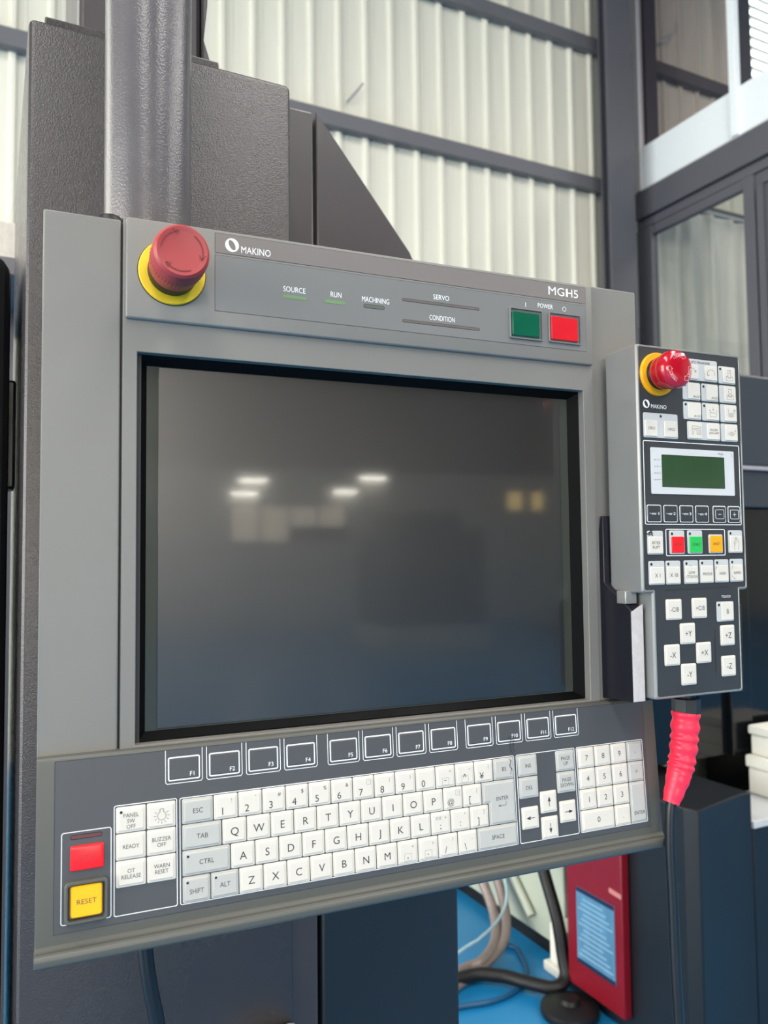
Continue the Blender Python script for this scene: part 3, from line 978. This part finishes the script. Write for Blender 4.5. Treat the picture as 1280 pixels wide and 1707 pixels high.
# row 3
k = key(41.0, 74.7, *ROW[2], m='key_grey')
mlegend(k, ['CTRL'], 3.3)
dot(k, -13.2, 4.6)
for i, s in enumerate('ASDFGHJKL'):
    k = key(75.5 + 18.0 * i, 92.9 + 18.0 * i, *ROW[2])
    legend(k, s, 5.4 * MM, 0, -0.3 * MM, TOPC)
numkey(237.5, 2, ';', '+', '', 'EOB')
numkey(255.5, 2, ':', '*')
k = key(273.4, 290.7, *ROW[2])
legend(k, ']', 4.8 * MM, -1.6 * MM, -2.6 * MM, TOPC)
legend(k, '}', 2.8 * MM, 4.0 * MM, 4.0 * MM, TOPC, 'faint_print')
# row 4
k = key(41.0, 60.2, *ROW[3], m='key_grey')
mlegend(k, ['SHIFT'], 3.2, dy=-1.2 * MM, sx=0.86)
dot(k, -6.4, 5.0)
k = key(60.9, 80.6, *ROW[3], m='key_grey')
mlegend(k, ['ALT'], 3.2)
dot(k, -6.6, 5.4)
for i, s in enumerate('ZXCVBNM'):
    k = key(81.3 + 18.0 * i, 98.7 + 18.0 * i, *ROW[3])
    legend(k, s, 5.4 * MM, 0, -0.3 * MM, TOPC)
numkey(207.3, 3, ',', '<', 'main')
numkey(225.3, 3, '.', '>', 'main')
numkey(243.3, 3, '/', '?')
numkey(261.3, 3, '\\', '_')
k = key(279.5, 317.5, *ROW[3], m='key_grey')
mlegend(k, ['SPACE'], 3.2)

# editing and arrow keys
for (u0, u1, v0, v1, lines) in ((321.8, 341.0, 33.4, 50.7, ['INS']), (321.9, 341.0, 51.5, 68.9, ['DEL']), (360.7, 379.8, 33.4, 50.7, ['PAGE', 'UP']), (360.7, 379.6, 51.4, 68.9, ['PAGE', 'DOWN'])):
    k = key(u0, u1, v0, v1, m='key_grey')
    mlegend(k, lines, 3.0)
AR = [[(0, -3.6), (0, 3.6)], [(-1.2, 0.6), (0, 3.8), (1.2, 0.6)], [(-0.8, 0.9), (0.8, 0.9)], [(-0.5, 1.6), (0.5, 1.6)], [(-0.3, 2.4), (0.3, 2.4)]]
for (u0, u1, v0, v1, a_) in ((342.4, 359.0, 65.4, 83.4, 0), (323.1, 339.8, 76.2, 94.2, 90), (342.3, 359.0, 86.6, 104.8, 180), (361.7, 378.3, 75.9, 93.9, 270)):
    k = key(u0, u1, v0, v1)
    ca, sa = math.cos(R(a_)), math.sin(R(a_))
    strokes(k, [[((x * ca - y * sa) * MM, (x * sa + y * ca) * MM) for (x, y) in ln] for ln in AR], 0.0006, TOPC, 'black_print', name='arrow_mark')
# number pad
NC = [(384.0, 401.3), (402.0, 419.3), (420.1, 437.3), (438.1, 455.2)]
for r_, rowk in enumerate((('7', '8', '9', '-'), ('4', '5', '6', '+'), ('1', '2', '3'))):
    for c_, s in enumerate(rowk):
        k = key(*NC[c_], *ROW[r_], m='key_grey' if c_ == 3 else 'key_white')
        legend(k, s, 4.6 * MM, 0, 0, TOPC, 'black_print' if c_ < 3 else 'faint_print')
k = key(384.0, 419.2, *ROW[3])
legend(k, '0', 4.6 * MM, 0, 0, TOPC)
k = key(420.1, 437.2, *ROW[3])
legend(k, '.', 4.6 * MM, 0, 0, TOPC, 'faint_print')
k = key(438.1, 455.2, 69.0, 104.5, m='key_grey')
legend(k, 'ENTER', 2.9 * MM, 0.6 * MM, -9.0 * MM, TOPC, 'black_print', w=0.0122)

# left key block
LB = [(-3.9, 15.9), (16.7, 36.3)]
LR = [(33.4, 50.7), (51.3, 68.6), (69.2, 86.7)]
for (c_, r_, lines, d) in ((0, 0, ['PANEL', 'SW', 'OFF'], 1), (0, 1, ['READY'], 0), (0, 2, ['OT', 'RELEASE'], 0), (1, 1, ['BUZZER', 'OFF'], 0), (1, 2, ['WARN', 'RESET'], 0)):
    k = key(*LB[c_], *LR[r_])
    mlegend(k, lines, 2.7, sx=0.9, dy=-0.9 * MM if d else 0, gap=1.4)
    if d:
        dot(k, -6.6, 5.4, 1.0)
k = key(*LB[1], *LR[0])
rays = [arc(0, 0, 2.9 * MM, 115, 425, 26)]
for a_ in (-150, -120, -90, -60, -30, 150, 30, 180, 0):
    rays.append([(4.0 * MM * math.cos(R(a_)), 4.0 * MM * math.sin(R(a_))), (5.3 * MM * math.cos(R(a_)), 5.3 * MM * math.sin(R(a_)))])
rays.append([(-1.2 * MM, 2.6 * MM), (-1.2 * MM, 4.6 * MM), (1.2 * MM, 4.6 * MM), (1.2 * MM, 2.6 * MM)])
strokes(k, rays, 0.0003, TOPC, 'black_print', 0.2 * MM, -0.3 * MM)

# red cycle key, its lens and the guarded yellow reset key
slot(-0.0330, -0.0132, -0.0493, 'led_red', KF, P, 0.0024)
k = key(-33.2, -11.9, 54.8, 70.8, m='red_key', kind='tall')
legend(k, 'STP', 3.6 * MM, 0, 0, 0.00256, 'red_print', w=0.0105)
w, h = 27.6 * MM, 27.0 * MM
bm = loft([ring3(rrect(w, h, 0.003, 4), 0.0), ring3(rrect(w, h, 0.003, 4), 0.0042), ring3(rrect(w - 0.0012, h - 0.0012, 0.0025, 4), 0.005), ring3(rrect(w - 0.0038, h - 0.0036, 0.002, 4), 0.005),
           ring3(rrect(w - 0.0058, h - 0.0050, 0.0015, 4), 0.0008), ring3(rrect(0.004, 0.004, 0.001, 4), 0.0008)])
g_ = put('key_guard', bm, 'paint_shaded', P, KF @ T(-23.0 * MM, -90.6 * MM, 0.0002))
kk = put('reset_key', finish(loft([ring3(rrect(0.0201, 0.0203, 0.0018, 4), 0.0008), ring3(rrect(0.0201, 0.0203, 0.0018, 4), 0.0034), ring3(rrect(0.0186, 0.0188, 0.0014, 4), 0.0042)])), 'yellow_key', g_, T(0.0, 0.0004, 0))
kk['label'] = 'amber yellow reset key'
me = text_mesh('RESET', 3.1 * MM, 0.0125).copy()
me.materials.clear()
put('legend', me, 'black_print', g_, T(0.0002, 0.0002, 0.00426))

# function keys with open topped printed frames
FU = [29.5 + 29.15 * i for i in range(4)] + [151.7 + 29.15 * i for i in range(4)] + [273.1 + 29.25 * i for i in range(4)]
for i, u in enumerate(FU):
    uc_ = u + 13.15
    U = [(-13.0, 0), (-13.0, -22.0), (-11.9, -23.2), (11.9, -23.2), (13.0, -22.0), (13.0, 0)]
    fr = strokes(P, [[(x * MM, y * MM) for (x, y) in U]], 0.00045, 0.0, 'white_print', name='printed_frame')
    fr.matrix_basis = KF @ T(uc_ * MM, 1.4 * MM, 0.00045)
    fk = put('function_key', loft([ring3(rrect(0.0205, 0.0145, 0.0012, 4), 0.0), ring3(rrect(0.0205, 0.0145, 0.0012, 4), 0.0004), ring3(rrect(0.0192, 0.0132, 0.001, 4), 0.0007)]), 'membrane', P,
             KF @ T(uc_ * MM, -11.7 * MM, 0.0003))
    put('printed_frame', outline(0.0226, 0.0166, 0.0014, 0.0009, 0.0, 0.0002), 'white_print', fk)
    legend(fk, 'F%d' % (i + 1), 3.0 * MM, (5.6 if i < 9 else 4.9) * MM, -4.2 * MM, 0.0009, 'white_print')

# ink scratches beside F10 and on the BS key
sc = [[(326, 17), (330, 16.0), (333, 17.5), (329, 19), (326, 17.6)], [(328, 19), (327, 26), (329.5, 31)], [(331, 18), (330, 26), (331.5, 30)], [(327, 22), (331, 23)]]
ik = strokes(P, [[(x * MM, -y * MM) for (x, y) in ln] for ln in sc], 0.00035, 0.0, 'ink', name='ink_scratch')
ik.matrix_basis = KF @ T(-12.0 * MM, 0, 0.0012)
sc = [[(326.5, 34), (328, 37), (326, 40), (328.2, 43), (326.8, 47)], [(328.4, 35), (327, 39), (328.8, 44)]]
ik = strokes(P, [[(x * MM, -y * MM) for (x, y) in ln] for ln in sc], 0.00035, 0.0, 'ink', name='ink_scratch')
ik.matrix_basis = KF @ T(-13.4 * MM, 0, 0.00222)

# cable leaving the console underside and the grommet on its top
put('console_cable', tube([(0.0195, 0.03, -0.262), (0.0205, 0.03, -0.30), (0.0243, 0.03, -0.33), (0.031, 0.032, -0.365), (0.045, 0.04, -0.45), (0.05, 0.06, -0.6)], 0.0056), 'cable', P)
put('cable_grommet', lathe([(0.011, 0.0), (0.011, 0.008), (0.008, 0.012)], 24), 'rubber', P, T(-0.008, 0.03, 0.2348))

# pole that carries the console
t = empty('support_pole', T(0.0255, 0.052, 1.536), 'thick silver grey pole rising from the console top past the cabinet', 'pole')
put('tube', lathe([(0.0338, 0.0), (0.0338, 1.25)], 64), 'pole', t)
put('weld_collar', lathe([(0.0352, 0.0), (0.0344, 0.006)], 48), 'pole', t)

# ================================================================== PENDANT HOLDER
HB = T(0.48, 0.0, -0.146)
t = empty('pendant_holder', MP @ HB, 'black metal cradle with a bare metal edge holding the grey pendant', 'holder')
poly = [(0.002, -0.146), (-0.0395, -0.1435), (-0.0395, -0.0635), (-0.012, -0.046), (-0.0042, -0.040), (-0.0042, 0.021), (-0.001, 0.021), (0.002, 0.006)]
HI = HB.inverted()
CH = frame3((0, 0, 0), (0, 1, 0), (0, 0, 1), (1, 0, 0))
put('cheek_plate', prism(poly, 0.4221, 0.4350, 0.0006), 'black_metal', t, HI @ CH)
put('cheek_plate', prism(poly, 0.5420, 0.5530, 0.0006), 'black_metal', t, HI @ CH)
put('back_plate', box(0.4350, 0.5420, -0.0042, 0.002, -0.146, 0.02, 0.0005), 'black_metal', t, HI)
put('inner_wedge', box(0.4350, 0.4460, -0.036, -0.0042, -0.144, -0.062, 0.0005), 'black_metal', t, HI)
e_ = put('worn_edge', prism([(0.4224, -0.1432), (0.4348, -0.1432), (0.4348, -0.0585), (0.4224, -0.0650)], 0.0, 0.0006), 'bare_alu', t, HI @ frame3((0, -0.0394, 0), (1, 0, 0), (0, 0, 1), (0, -1, 0)))
e_['label'] = 'scuffed bare metal front edge'

# ================================================================== HAND PENDANT
PB = T(0.488, -0.027, -0.141)
D = empty('hand_pendant', MP @ PB, 'grey handheld control pendant with white keys, green display and red knob', 'pendant')
PI_ = PB.inverted()


def body_outline(i):
    x0, x1, y0, y1 = 427.0 + i, 550.2 - i, -48.2 + i, 171.3 - i
    lx0, lx1, ly0 = 438.2 + i, 540.4 - i, -141.2 + i
    r = 2.2
    pts = []

    def corner(cx, cy, a0, a1, rr, n=4):
        for k in range(n + 1):
            a = R(a0 + (a1 - a0) * k / n)
            pts.append((cx + rr * math.cos(a), cy + rr * math.sin(a)))
    corner(x1 - r, y1 - r, 0, 90, r)
    corner(x0 + r, y1 - r, 90, 180, r)
    corner(x0 + r, y0 + r, 180, 270, r)
    corner(lx0 - 1.2, y0 - 1.2, 90, 0, 1.2)
    corner(lx0 + r, ly0 + r, 180, 270, r)
    corner(lx1 - r, ly0 + r, 270, 360, r)
    corner(lx1 + 1.2, y0 - 1.2, 180, 90, 1.2)
    corner(x1 - r, y0 + r, 270, 360, r)
    return [(a * MM, b * MM) for (a, b) in pts]


DF = PI_ @ FX(-0.050)
bm = loft([ring3(body_outline(2.0), -0.0445), ring3(body_outline(0.6), -0.042), ring3(body_outline(-0.4), -0.0225), ring3(body_outline(-0.2), -0.0022), ring3(body_outline(0.5), -0.0006),
           ring3(body_outline(1.0), 0.0), ring3(body_outline(2.0), 0.0), ring3(body_outline(2.4), -0.0008)], cap0=True)
put('case', bm, 'pendant', D, DF)
put('faceplate', loft([ring3(body_outline(2.5), -0.0009), ring3(body_outline(2.5), -0.0003)]), 'face', D, DF)
put('hook', box(0.4212, 0.4338, -0.034, -0.022, -0.0585, -0.047, 0.0008), 'steel', D, PI_)

# pendant keys: outer tile, raised pad, legend
FC = -0.0003


def dplate(name, x0, x1, z0, z1, c0, c1, m, r=0.0010, parent=None, F=None):
    return plate(name, x0 * MM, x1 * MM, z0 * MM, z1 * MM, c0, c1, m, parent or D, F or DF, r)


def dkey(x0, x1, z0, z1, pads, tile='key_tile', dots=()):
    """tile with pads: list of (x0,x1,z0,z1,material,lines,height,symbol)"""
    cx, cz = (x0 + x1) / 2, (z0 + z1) / 2
    w, h = (x1 - x0) * MM, (z1 - z0) * MM
    k = put('key', loft([ring3(rrect(w, h, 0.0014, 3), 0.0), ring3(rrect(w, h, 0.0014, 3), 0.0005), ring3(rrect(w - 0.0005, h - 0.0005, 0.0013, 3), 0.0007)]), tile, D, DF @ T(cx * MM, cz * MM, FC))
    for (px0, px1, pz0, pz1, m, lines, hh, sym) in pads:
        pw, ph = (px1 - px0) * MM, (pz1 - pz0) * MM
        pcx, pcz = ((px0 + px1) / 2 - cx) * MM, ((pz0 + pz1) / 2 - cz) * MM
        put('pad', loft([ring3(rrect(pw, ph, 0.0009, 3), 0.0006), ring3(rrect(pw, ph, 0.0009, 3), 0.0012), ring3(rrect(pw - 0.0006, ph - 0.0006, 0.0007, 3), 0.0016)]), m, k, T(pcx, pcz, 0))
        n_ = len(lines)
        for i, s in enumerate(lines):
            wmax = pw * 0.92
            me_ = text_mesh(s, hh * MM, None, 0.9)
            xs = [v.co.x for v in me_.vertices]
            wd = (max(xs) - min(xs)) if xs else 0
            legend(k, s, hh * MM, pcx, pcz + ((n_ - 1) / 2 - i) * hh * 1.5 * MM, 0.00168, 'black_print', **({'w': wmax} if wd > wmax else {'sx': 0.9}))
        if sym:
            strokes(k, [[(a * MM, b * MM) for (a, b) in ln] for ln in sym], 0.00025, 0.00168, 'black_print', pcx, pcz)
    for (dx, dz) in dots:
        put('indicator_dot', lathe([(0.00125, 0.0), (0.00125, 0.0002)], 14), 'ink', k, T((dx - cx) * MM, (dz - cz) * MM, 0.0006))
    return k


rot_cw = [arc(0, -1.6, 4.4, 170, 20, 14, 4.6), [(5.0, 1.4), (4.2, -0.4), (2.6, 0.9)]]
rot_ccw = [arc(0, -0.6, 4.6, -20, 215, 18, 3.8), [(-4.6, -0.6), (-3.2, -3.0), (-2.0, -1.6)]]
tool_up = [[(-4, -1), (-4, -5), (4, -5), (4, -1), (2, -1), (2, -2.4), (-2, -2.4), (-2, -1), (-4, -1)], [(-1.8, -1.2), (-1.8, 4.8), (1.8, 4.8), (1.8, -1.2), (0, -2.6), (-1.8, -1.2)], [(-0.8, 1.6), (0, 3.2), (0.8, 1.6)]]
tool_dn = [[(-4, -1), (-4, -5), (4, -5), (4, -1), (2, -1), (2, -2.4), (-2, -2.4), (-2, -1), (-4, -1)], [(-1.8, -1.2), (-1.8, 4.8), (1.8, 4.8), (1.8, -1.2), (0, -2.6), (-1.8, -1.2)], [(-0.8, 1.0), (0, -0.6), (0.8, 1.0)]]
tank = [[(-5.2, 1.2), (-3.6, 1.2), (-3.6, -4.4), (3.6, -4.4), (3.6, 1.2), (5.2, 1.2)], [(-3.4, -1.0), (-2.2, -0.4), (-1.0, -1.2), (0.2, -0.4), (1.4, -1.2), (3.4, -0.6)], [(0, 4.4), (0, 1.6)], [(-0.8, 2.6), (0, 1.4), (0.8, 2.6)]]
shut_up = [[(-4.4, 3.8), (-3.2, 3.8), (-3.2, -3.4)], [(2.8, 3.8), (2.8, -3.4)], [(-1.8, -0.2), (1.6, -0.2), (1.6, -3.4), (-1.8, -3.4), (-1.8, -0.2)], arc(-0.1, -1.8, 1.0, 0, 360, 12), [(4.6, -0.4), (4.6, 3.6)], [(3.9, 2.4), (4.6, 3.8), (5.2, 2.4)]]
shut_dn = [[(-4.6, -0.6), (-3.4, -0.6), (-3.4, -2.6)], [(2.8, -2.6), (2.8, -0.6), (4.0, -0.6)], [(-1.8, 0.6), (1.6, 0.6), (1.6, -2.8), (-1.8, -2.8), (-1.8, 0.6)], arc(-0.1, -1.1, 1.0, 0, 360, 12), [(4.4, 4.0), (4.4, 0.8)], [(3.7, 1.8), (4.4, 0.6), (5.1, 1.8)]]
clampi = [[(-4.0, 4.0), (3.0, 4.0), (3.0, -3.6), (1.6, -3.6), (1.0, 0.6), (-2.0, 0.6), (-2.6, -3.6), (-4.0, -3.6), (-4.0, 4.0)], [(-4.0, 1.6), (3.0, 1.6)], arc(5.4, 2.6, 1.0, 0, 360, 10), arc(5.4, -0.2, 1.0, 0, 360, 10), arc(5.4, -3.0, 1.0, 0, 360, 10)]
hand = [[(-2.4, -5.5), (-2.6, -2.0), (-3.2, 1.0), (-2.0, 2.6), (-1.0, 6.2), (0.2, 5.6), (2.8, 2.4), (3.2, -0.4), (2.2, -3.0), (2.2, -5.5)], [(-2.0, 2.6), (-1.4, -0.6)], [(-0.6, 5.4), (0.6, 0.6)]]
KW = 'key_white'
dkey(478.6, 520.8, 143.3, 163.0, [(479.6, 497.4, 144.6, 157.6, KW, [], 0, [[(x + 1.0, y) for (x, y) in ln] for ln in rot_cw]), (504.8, 519.8, 144.6, 157.8, KW, [], 0, rot_ccw)])
legend(D, 'ATC MAGAZINE', 2.3 * MM, w=0.0225).matrix_basis = DF @ T(0.5005, 0.1602, 0.0006)
dkey(522.2, 542.9, 142.9, 159.2, [(527.2, 542.0, 143.9, 157.9, KW, [], 0, tool_up)], dots=[(524.5, 156.5)])
dkey(478.6, 499.4, 125.0, 141.2, [(483.6, 498.7, 126.0, 140.2, KW, [], 0, None)], dots=[(481.1, 138.4)])
dkey(500.7, 521.0, 125.0, 141.2, [(505.6, 520.2, 126.0, 140.2, KW, [], 0, None)], dots=[(503.2, 138.4)])
dkey(522.6, 543.0, 125.0, 141.3, [(527.5, 542.2, 126.0, 140.3, KW, [], 0, tool_dn)])
dkey(478.9, 499.8, 107.0, 123.3, [(483.9, 499.0, 108.0, 122.3, KW, [], 0, None)], dots=[(481.4, 120.6)])
dkey(500.9, 521.5, 107.0, 123.4, [(505.8, 520.7, 108.0, 122.4, KW, [], 0, tank)], dots=[(503.4, 120.6)])
dkey(523.0, 543.4, 107.0, 123.5, [(527.9, 542.6, 108.0, 122.5, KW, [], 0, shut_up)])
dkey(482.7, 521.8, 88.8, 105.4, [(483.6, 499.2, 89.8, 104.4, KW, [], 0, clampi), (505.8, 521.0, 89.8, 104.4, KW, ['HOLDER', 'UNCLAMP'], 1.9, None)])
dkey(523.0, 543.7, 88.8, 105.4, [(527.9, 542.9, 89.8, 104.4, KW, [], 0, shut_dn)])
for (s, x, z) in (('AUX1', 494.0, 128.3), ('AUX2', 516.0, 128.3), ('AUX3', 494.4, 110.3)):
    legend(D, s, 2.1 * MM, w=0.0088).matrix_basis = DF @ T(x * MM, z * MM, 0.00138)
dkey(432.5, 471.5, 88.3, 110.4, [(433.6, 447.5, 89.5, 103.7, KW, ['ORG1'], 2.4, None), (455.3, 470.3, 89.5, 103.8, KW, ['ORG2'], 2.4, None)], dots=[(451.9, 107.8)])
lg = logo(D, 0, 0, 0.0038, 0)
lg.matrix_basis = DF @ T(0.4362, 0.1182, 0.0001)
legend(D, 'MAKINO', 3.5 * MM, w=0.0175, m='white_print').matrix_basis = DF @ T(0.4503, 0.1164, 0.0001)

# display group
fr = put('printed_frame', outline(0.1137, 0.0743, 0.0016, 0.0006, 0.0, 0.0002), 'white_print', D, DF @ T(0.4884, 0.0485, FC))
ds = dplate('display_frame', 439.4, 537.6, 38.5, 79.7, FC, 0.0004, 'lcd_frame', 0.001)
dcx, dcz = 0.4885, 0.0591
put('display', box(-0.0367, 0.0367, -0.0142, 0.0142, 0.0003, 0.00048), 'lcd', ds, T(0.0000, 0.0001, 0))
put('display_edge', outline(0.0740, 0.0290, 0.0004, 0.0004, 0.0004, 0.0002), 'groove', ds, T(0.0, 0.0001, 0))
for i in range(4):
    legend(ds, 'm-%d' % (i + 1), 1.5 * MM, -0.0435, 0.0098 - i * 0.0059, 0.00046, 'black_print', w=0.0042)
    strokes(ds, [[(-0.0408, 0.0098 - i * 0.0059), (-0.0380, 0.0098 - i * 0.0059)]], 0.00025, 0.00046)
legend(ds, 'PAGE', 1.7 * MM, 0.0330, 0.0176, 0.00046, 'black_print', w=0.0062)
strokes(ds, [[(0.033, 0.0162), (0.033, 0.0152)], [(0.0455, 0.0185), (0.0470, 0.0170), (0.0468, 0.0150)]], 0.0003, 0.00046)

for i, (x0, x1, s) in enumerate(((433.8, 449.8, 'm-1'), (452.6, 468.4, 'm-2'), (471.0, 486.6, 'm-3'), (489.4, 505.2, 'm-4'), (510.3, 525.9, '-'), (528.6, 543.6, '+'))):
    w, h = (x1 - x0) * MM, 0.0153
    mk = put('memory_key', loft([ring3(rrect(w - 0.001, h - 0.001, 0.0014, 3), 0.0), ring3(rrect(w - 0.001, h - 0.001, 0.0014, 3), 0.0003), ring3(rrect(w - 0.0026, h - 0.0026, 0.001, 3), 0.0007)]), 'face', D,
             DF @ T((x0 + x1) / 2 * MM, 0.02115, FC))
    put('printed_frame', outline(w, h, 0.0016, 0.0007, 0.0, 0.0002), 'white_print', mk)
    if i < 4:
        legend(mk, s.replace('-', '\u00b7'), 2.4 * MM, 0.0012, 0.0, 0.00078, 'white_print', w=0.0078)
        strokes(mk, [[(-0.0052, 0.0), (-0.0036, 0.0)]], 0.0003, 0.00078, 'white_print')
    else:
        strokes(mk, [[(-0.0018, 0), (0.0018, 0)]] + ([[(0, -0.0018), (0, 0.0018)]] if s == '+' else []), 0.00035, 0.00078, 'white_print')
        put('legend_box', outline(0.0104, 0.0086, 0.0012, 0.0003, 0.0, 0.0001), 'white_print', mk, T(0, 0, 0.00075))

# run keys
put('printed_frame', outline(0.0700, 0.0240, 0.0016, 0.0006, 0.0, 0.0002), 'white_print', D, DF @ T(0.4891, -0.0045, FC))
dkey(433.2, 450.7, -15.0, 5.8, [(434.2, 449.7, -14.0, 0.6, KW, ['INTER', 'RUPT'], 2.6, None)])
dkey(458.0, 475.2, -14.8, 6.1, [(460.0, 474.2, -13.8, 0.7, 'red_key', ['STOP'], 2.4, None)], dots=[(460.8, 3.2)])
dkey(478.8, 496.2, -14.6, 6.2, [(480.8, 495.2, -13.6, 0.8, 'green_key', ['START'], 2.4, None)], dots=[(481.6, 3.3)])
dkey(503.8, 520.6, -14.5, 2.6, [(505.0, 519.6, -13.5, 1.4, 'amber_key', ['RESET'], 2.4, None)])
dkey(527.8, 545.0, -14.5, 6.4, [(529.2, 544.0, -13.5, 1.2, KW, [], 0, hand)], dots=[(530.4, 3.6)])
for (x0, x1, zt, lines, hh) in ((433.8, 451.4, -20.7, ['X 1'], 3.4), (452.8, 469.5, -20.7, ['X 10'], 3.4), (473.7, 490.2, -20.6, ['LOW', '(TOUCH)'], 2.4), (492.1, 508.5, -20.4, ['MIDDLE'], 2.4),
                                (510.1, 526.8, -20.2, ['HIGH'], 2.4), (528.5, 544.8, -20.0, ['RAPID'], 2.4)):
    dkey(x0, x1, zt - 20.9, zt, [(x0 + 1.0, x1 - 1.2, zt - 19.9, zt - 5.4, KW, lines, hh, None)], dots=[(x0 + 2.8, zt - 2.8)])
# axis keys
for (x0, x1, z0, z1, s) in ((451.8, 469.6, -72.7, -54.6, '-C/B'), (481.6, 499.0, -72.4, -54.4, '+C/B'), (467.1, 484.4, -94.7, -76.3, '+Y'), (514.4, 531.4, -98.5, -80.1, '+Z'), (448.7, 466.0, -112.7, -94.2, '-X'),
                            (485.2, 502.5, -112.5, -94.1, '+X'), (467.1, 484.3, -130.8, -112.0, '-Y'), (514.6, 531.6, -126.2, -107.8, '-Z')):
    k = dkey(x0, x1, z0, z1, [(x0 + 1.2, x1 - 1.2, z0 + 1.2, z1 - 1.2, KW, [s], 5.0 if len(s) < 3 else 3.8, None)], tile=KW)
dkey(510.9, 531.3, -76.6, -58.6, [(516.0, 530.2, -75.4, -59.7, KW, ['B'], 4.2, None)], dots=[(513.4, -61.6)])
legend(D, 'TOUCH', 2.2 * MM, w=0.0108, m='white_print').matrix_basis = DF @ T(0.5226, -0.0541, 0.0001)
strokes(D, [[(0, 0), (0.074, 0.0014)]], 0.0012, 0.0, 'groove', name='guide_mark').matrix_basis = DF @ T(0.4526, -0.0464, 0.0)
strokes(D, [[(0, 0), (0.0, -0.0377)]], 0.0009, 0.0, 'groove', name='guide_mark').matrix_basis = DF @ T(0.5084, -0.0838, 0.0)
ik = strokes(D, [[(-2, 0), (2, 1.6), (4.5, 3.2), (4, 0.4), (2, -1), (-2, 0)], [(0, 0.5), (4, 1.5)], [(1, -0.5), (3, 2)], [(4.2, 3), (5.2, -1.6), (3.4, 0.2)], [(2.6, 2.2), (3.6, 4.4)]], 0.55, 0.0, 'ink', name='ink_scratch')
ik.matrix_basis = DF @ T(0.4335, 0.0030, 0.0009) @ Matrix.Scale(MM, 4)
sc = [[(510, -29), (511.5, -27), (510.5, -26.4)], [(525.5, -30), (526, -26)], [(512, -24), (513, -25)], [(529.5, -29), (530.5, -26)], [(529.2, -35), (531, -37), (534, -38.4)], [(479, -25.7), (481.6, -25.6)]]
strokes(D, [[(a * MM, b * MM) for (a, b) in ln] for ln in sc], 0.0003, 0.0, 'black_print', name='ink_scratch').matrix_basis = DF @ T(0, 0, 0.0016)


# pendant emergency stop
def estop_pendant():
    e = put('emergency_stop', lathe([(0.0194, 0.0), (0.0194, 0.0020), (0.0188, 0.0028), (0.0140, 0.0028)], 48), 'estop_ring2', D, DF @ T(0.4494, 0.1452, FC))
    put('knob_base', lathe([(0.0140, 0.0), (0.0140, 0.006), (0.0130, 0.0075)], 36), 'black_plastic', e)
    kn = put('knob', lathe([(0.0136, 0.006), (0.0147, 0.0075), (0.0150, 0.0115), (0.0146, 0.0130), (0.0146, 0.0145), (0.0164, 0.0165), (0.0170, 0.0190), (0.0170, 0.0220), (0.0163, 0.0250), (0.0142, 0.0273), (0.0105, 0.0282), (0.001, 0.0286)], 56), 'estop_red', e)
    for q in range(3):
        a0 = 70 + q * 120
        o_ = arc(0, 0, 0.0128, a0, a0 + 60, 10)
        i_ = arc(0, 0, 0.0096, a0 + 60, a0, 10)
        tip = [(0.0112 * math.cos(R(a0 - 16)), 0.0112 * math.sin(R(a0 - 16)))]
        h1 = [(0.0142 * math.cos(R(a0)), 0.0142 * math.sin(R(a0)))]
        h2 = [(0.0082 * math.cos(R(a0)), 0.0082 * math.sin(R(a0)))]
        path = o_ + i_ + h2 + tip + h1 + [o_[0]]
        strokes(kn, [path], 0.00022, 0.0283, 'pink_print', name='arrow_mark')
        am = R(a0 + 30)
        legend(kn, 'RESET', 0.0021, 0.0112 * math.cos(am), 0.0112 * math.sin(am), 0.0284, 'pink_print', w=0.0088, rot=am - PI / 2)


estop_pendant()

# gland, shrink sleeve and cable under the pendant
gx, gy = 0.4935, -0.027
GL = PI_ @ T(gx, gy, 0)
put('gland_thread', lathe([(0.0085, -0.1478), (0.0085, -0.140)], 24), 'black_plastic', D, GL)
put('gland_nut', lathe([(0.0118, -0.1620), (0.0128, -0.1605), (0.0128, -0.1475), (0.0118, -0.1462)], 8), 'black_plastic', D, GL, 20)
slp = [(0.4930, gy, -0.1600), (0.4905, gy, -0.182), (0.4868, gy, -0.202), (0.4815, gy, -0.218), (0.4722, gy, -0.2395)]


def slr(t):
    base = 0.0124 - 0.0012 * t if t < 0.68 else 0.0116 - 0.0042 * (t - 0.68) / 0.32
    return base + (0.0008 * math.sin(t * 2 * PI * 8.6 + 0.8 * math.sin(t * 23)) if t < 0.7 else 0.0003 * math.sin(t * 50))


put('shrink_sleeve', tube(slp, slr, 22, 16), 'sleeve', D, PI_)
put('cable', tube([(0.4760, gy, -0.231), (0.4717, gy, -0.245), (0.4700, gy, -0.275), (0.4712, gy, -0.325), (0.4720, gy, -0.377), (0.474, gy, -0.434), (0.478, gy, -0.55), (0.50, 0.0, -0.75)], 0.0049), 'cable', D, PI_)
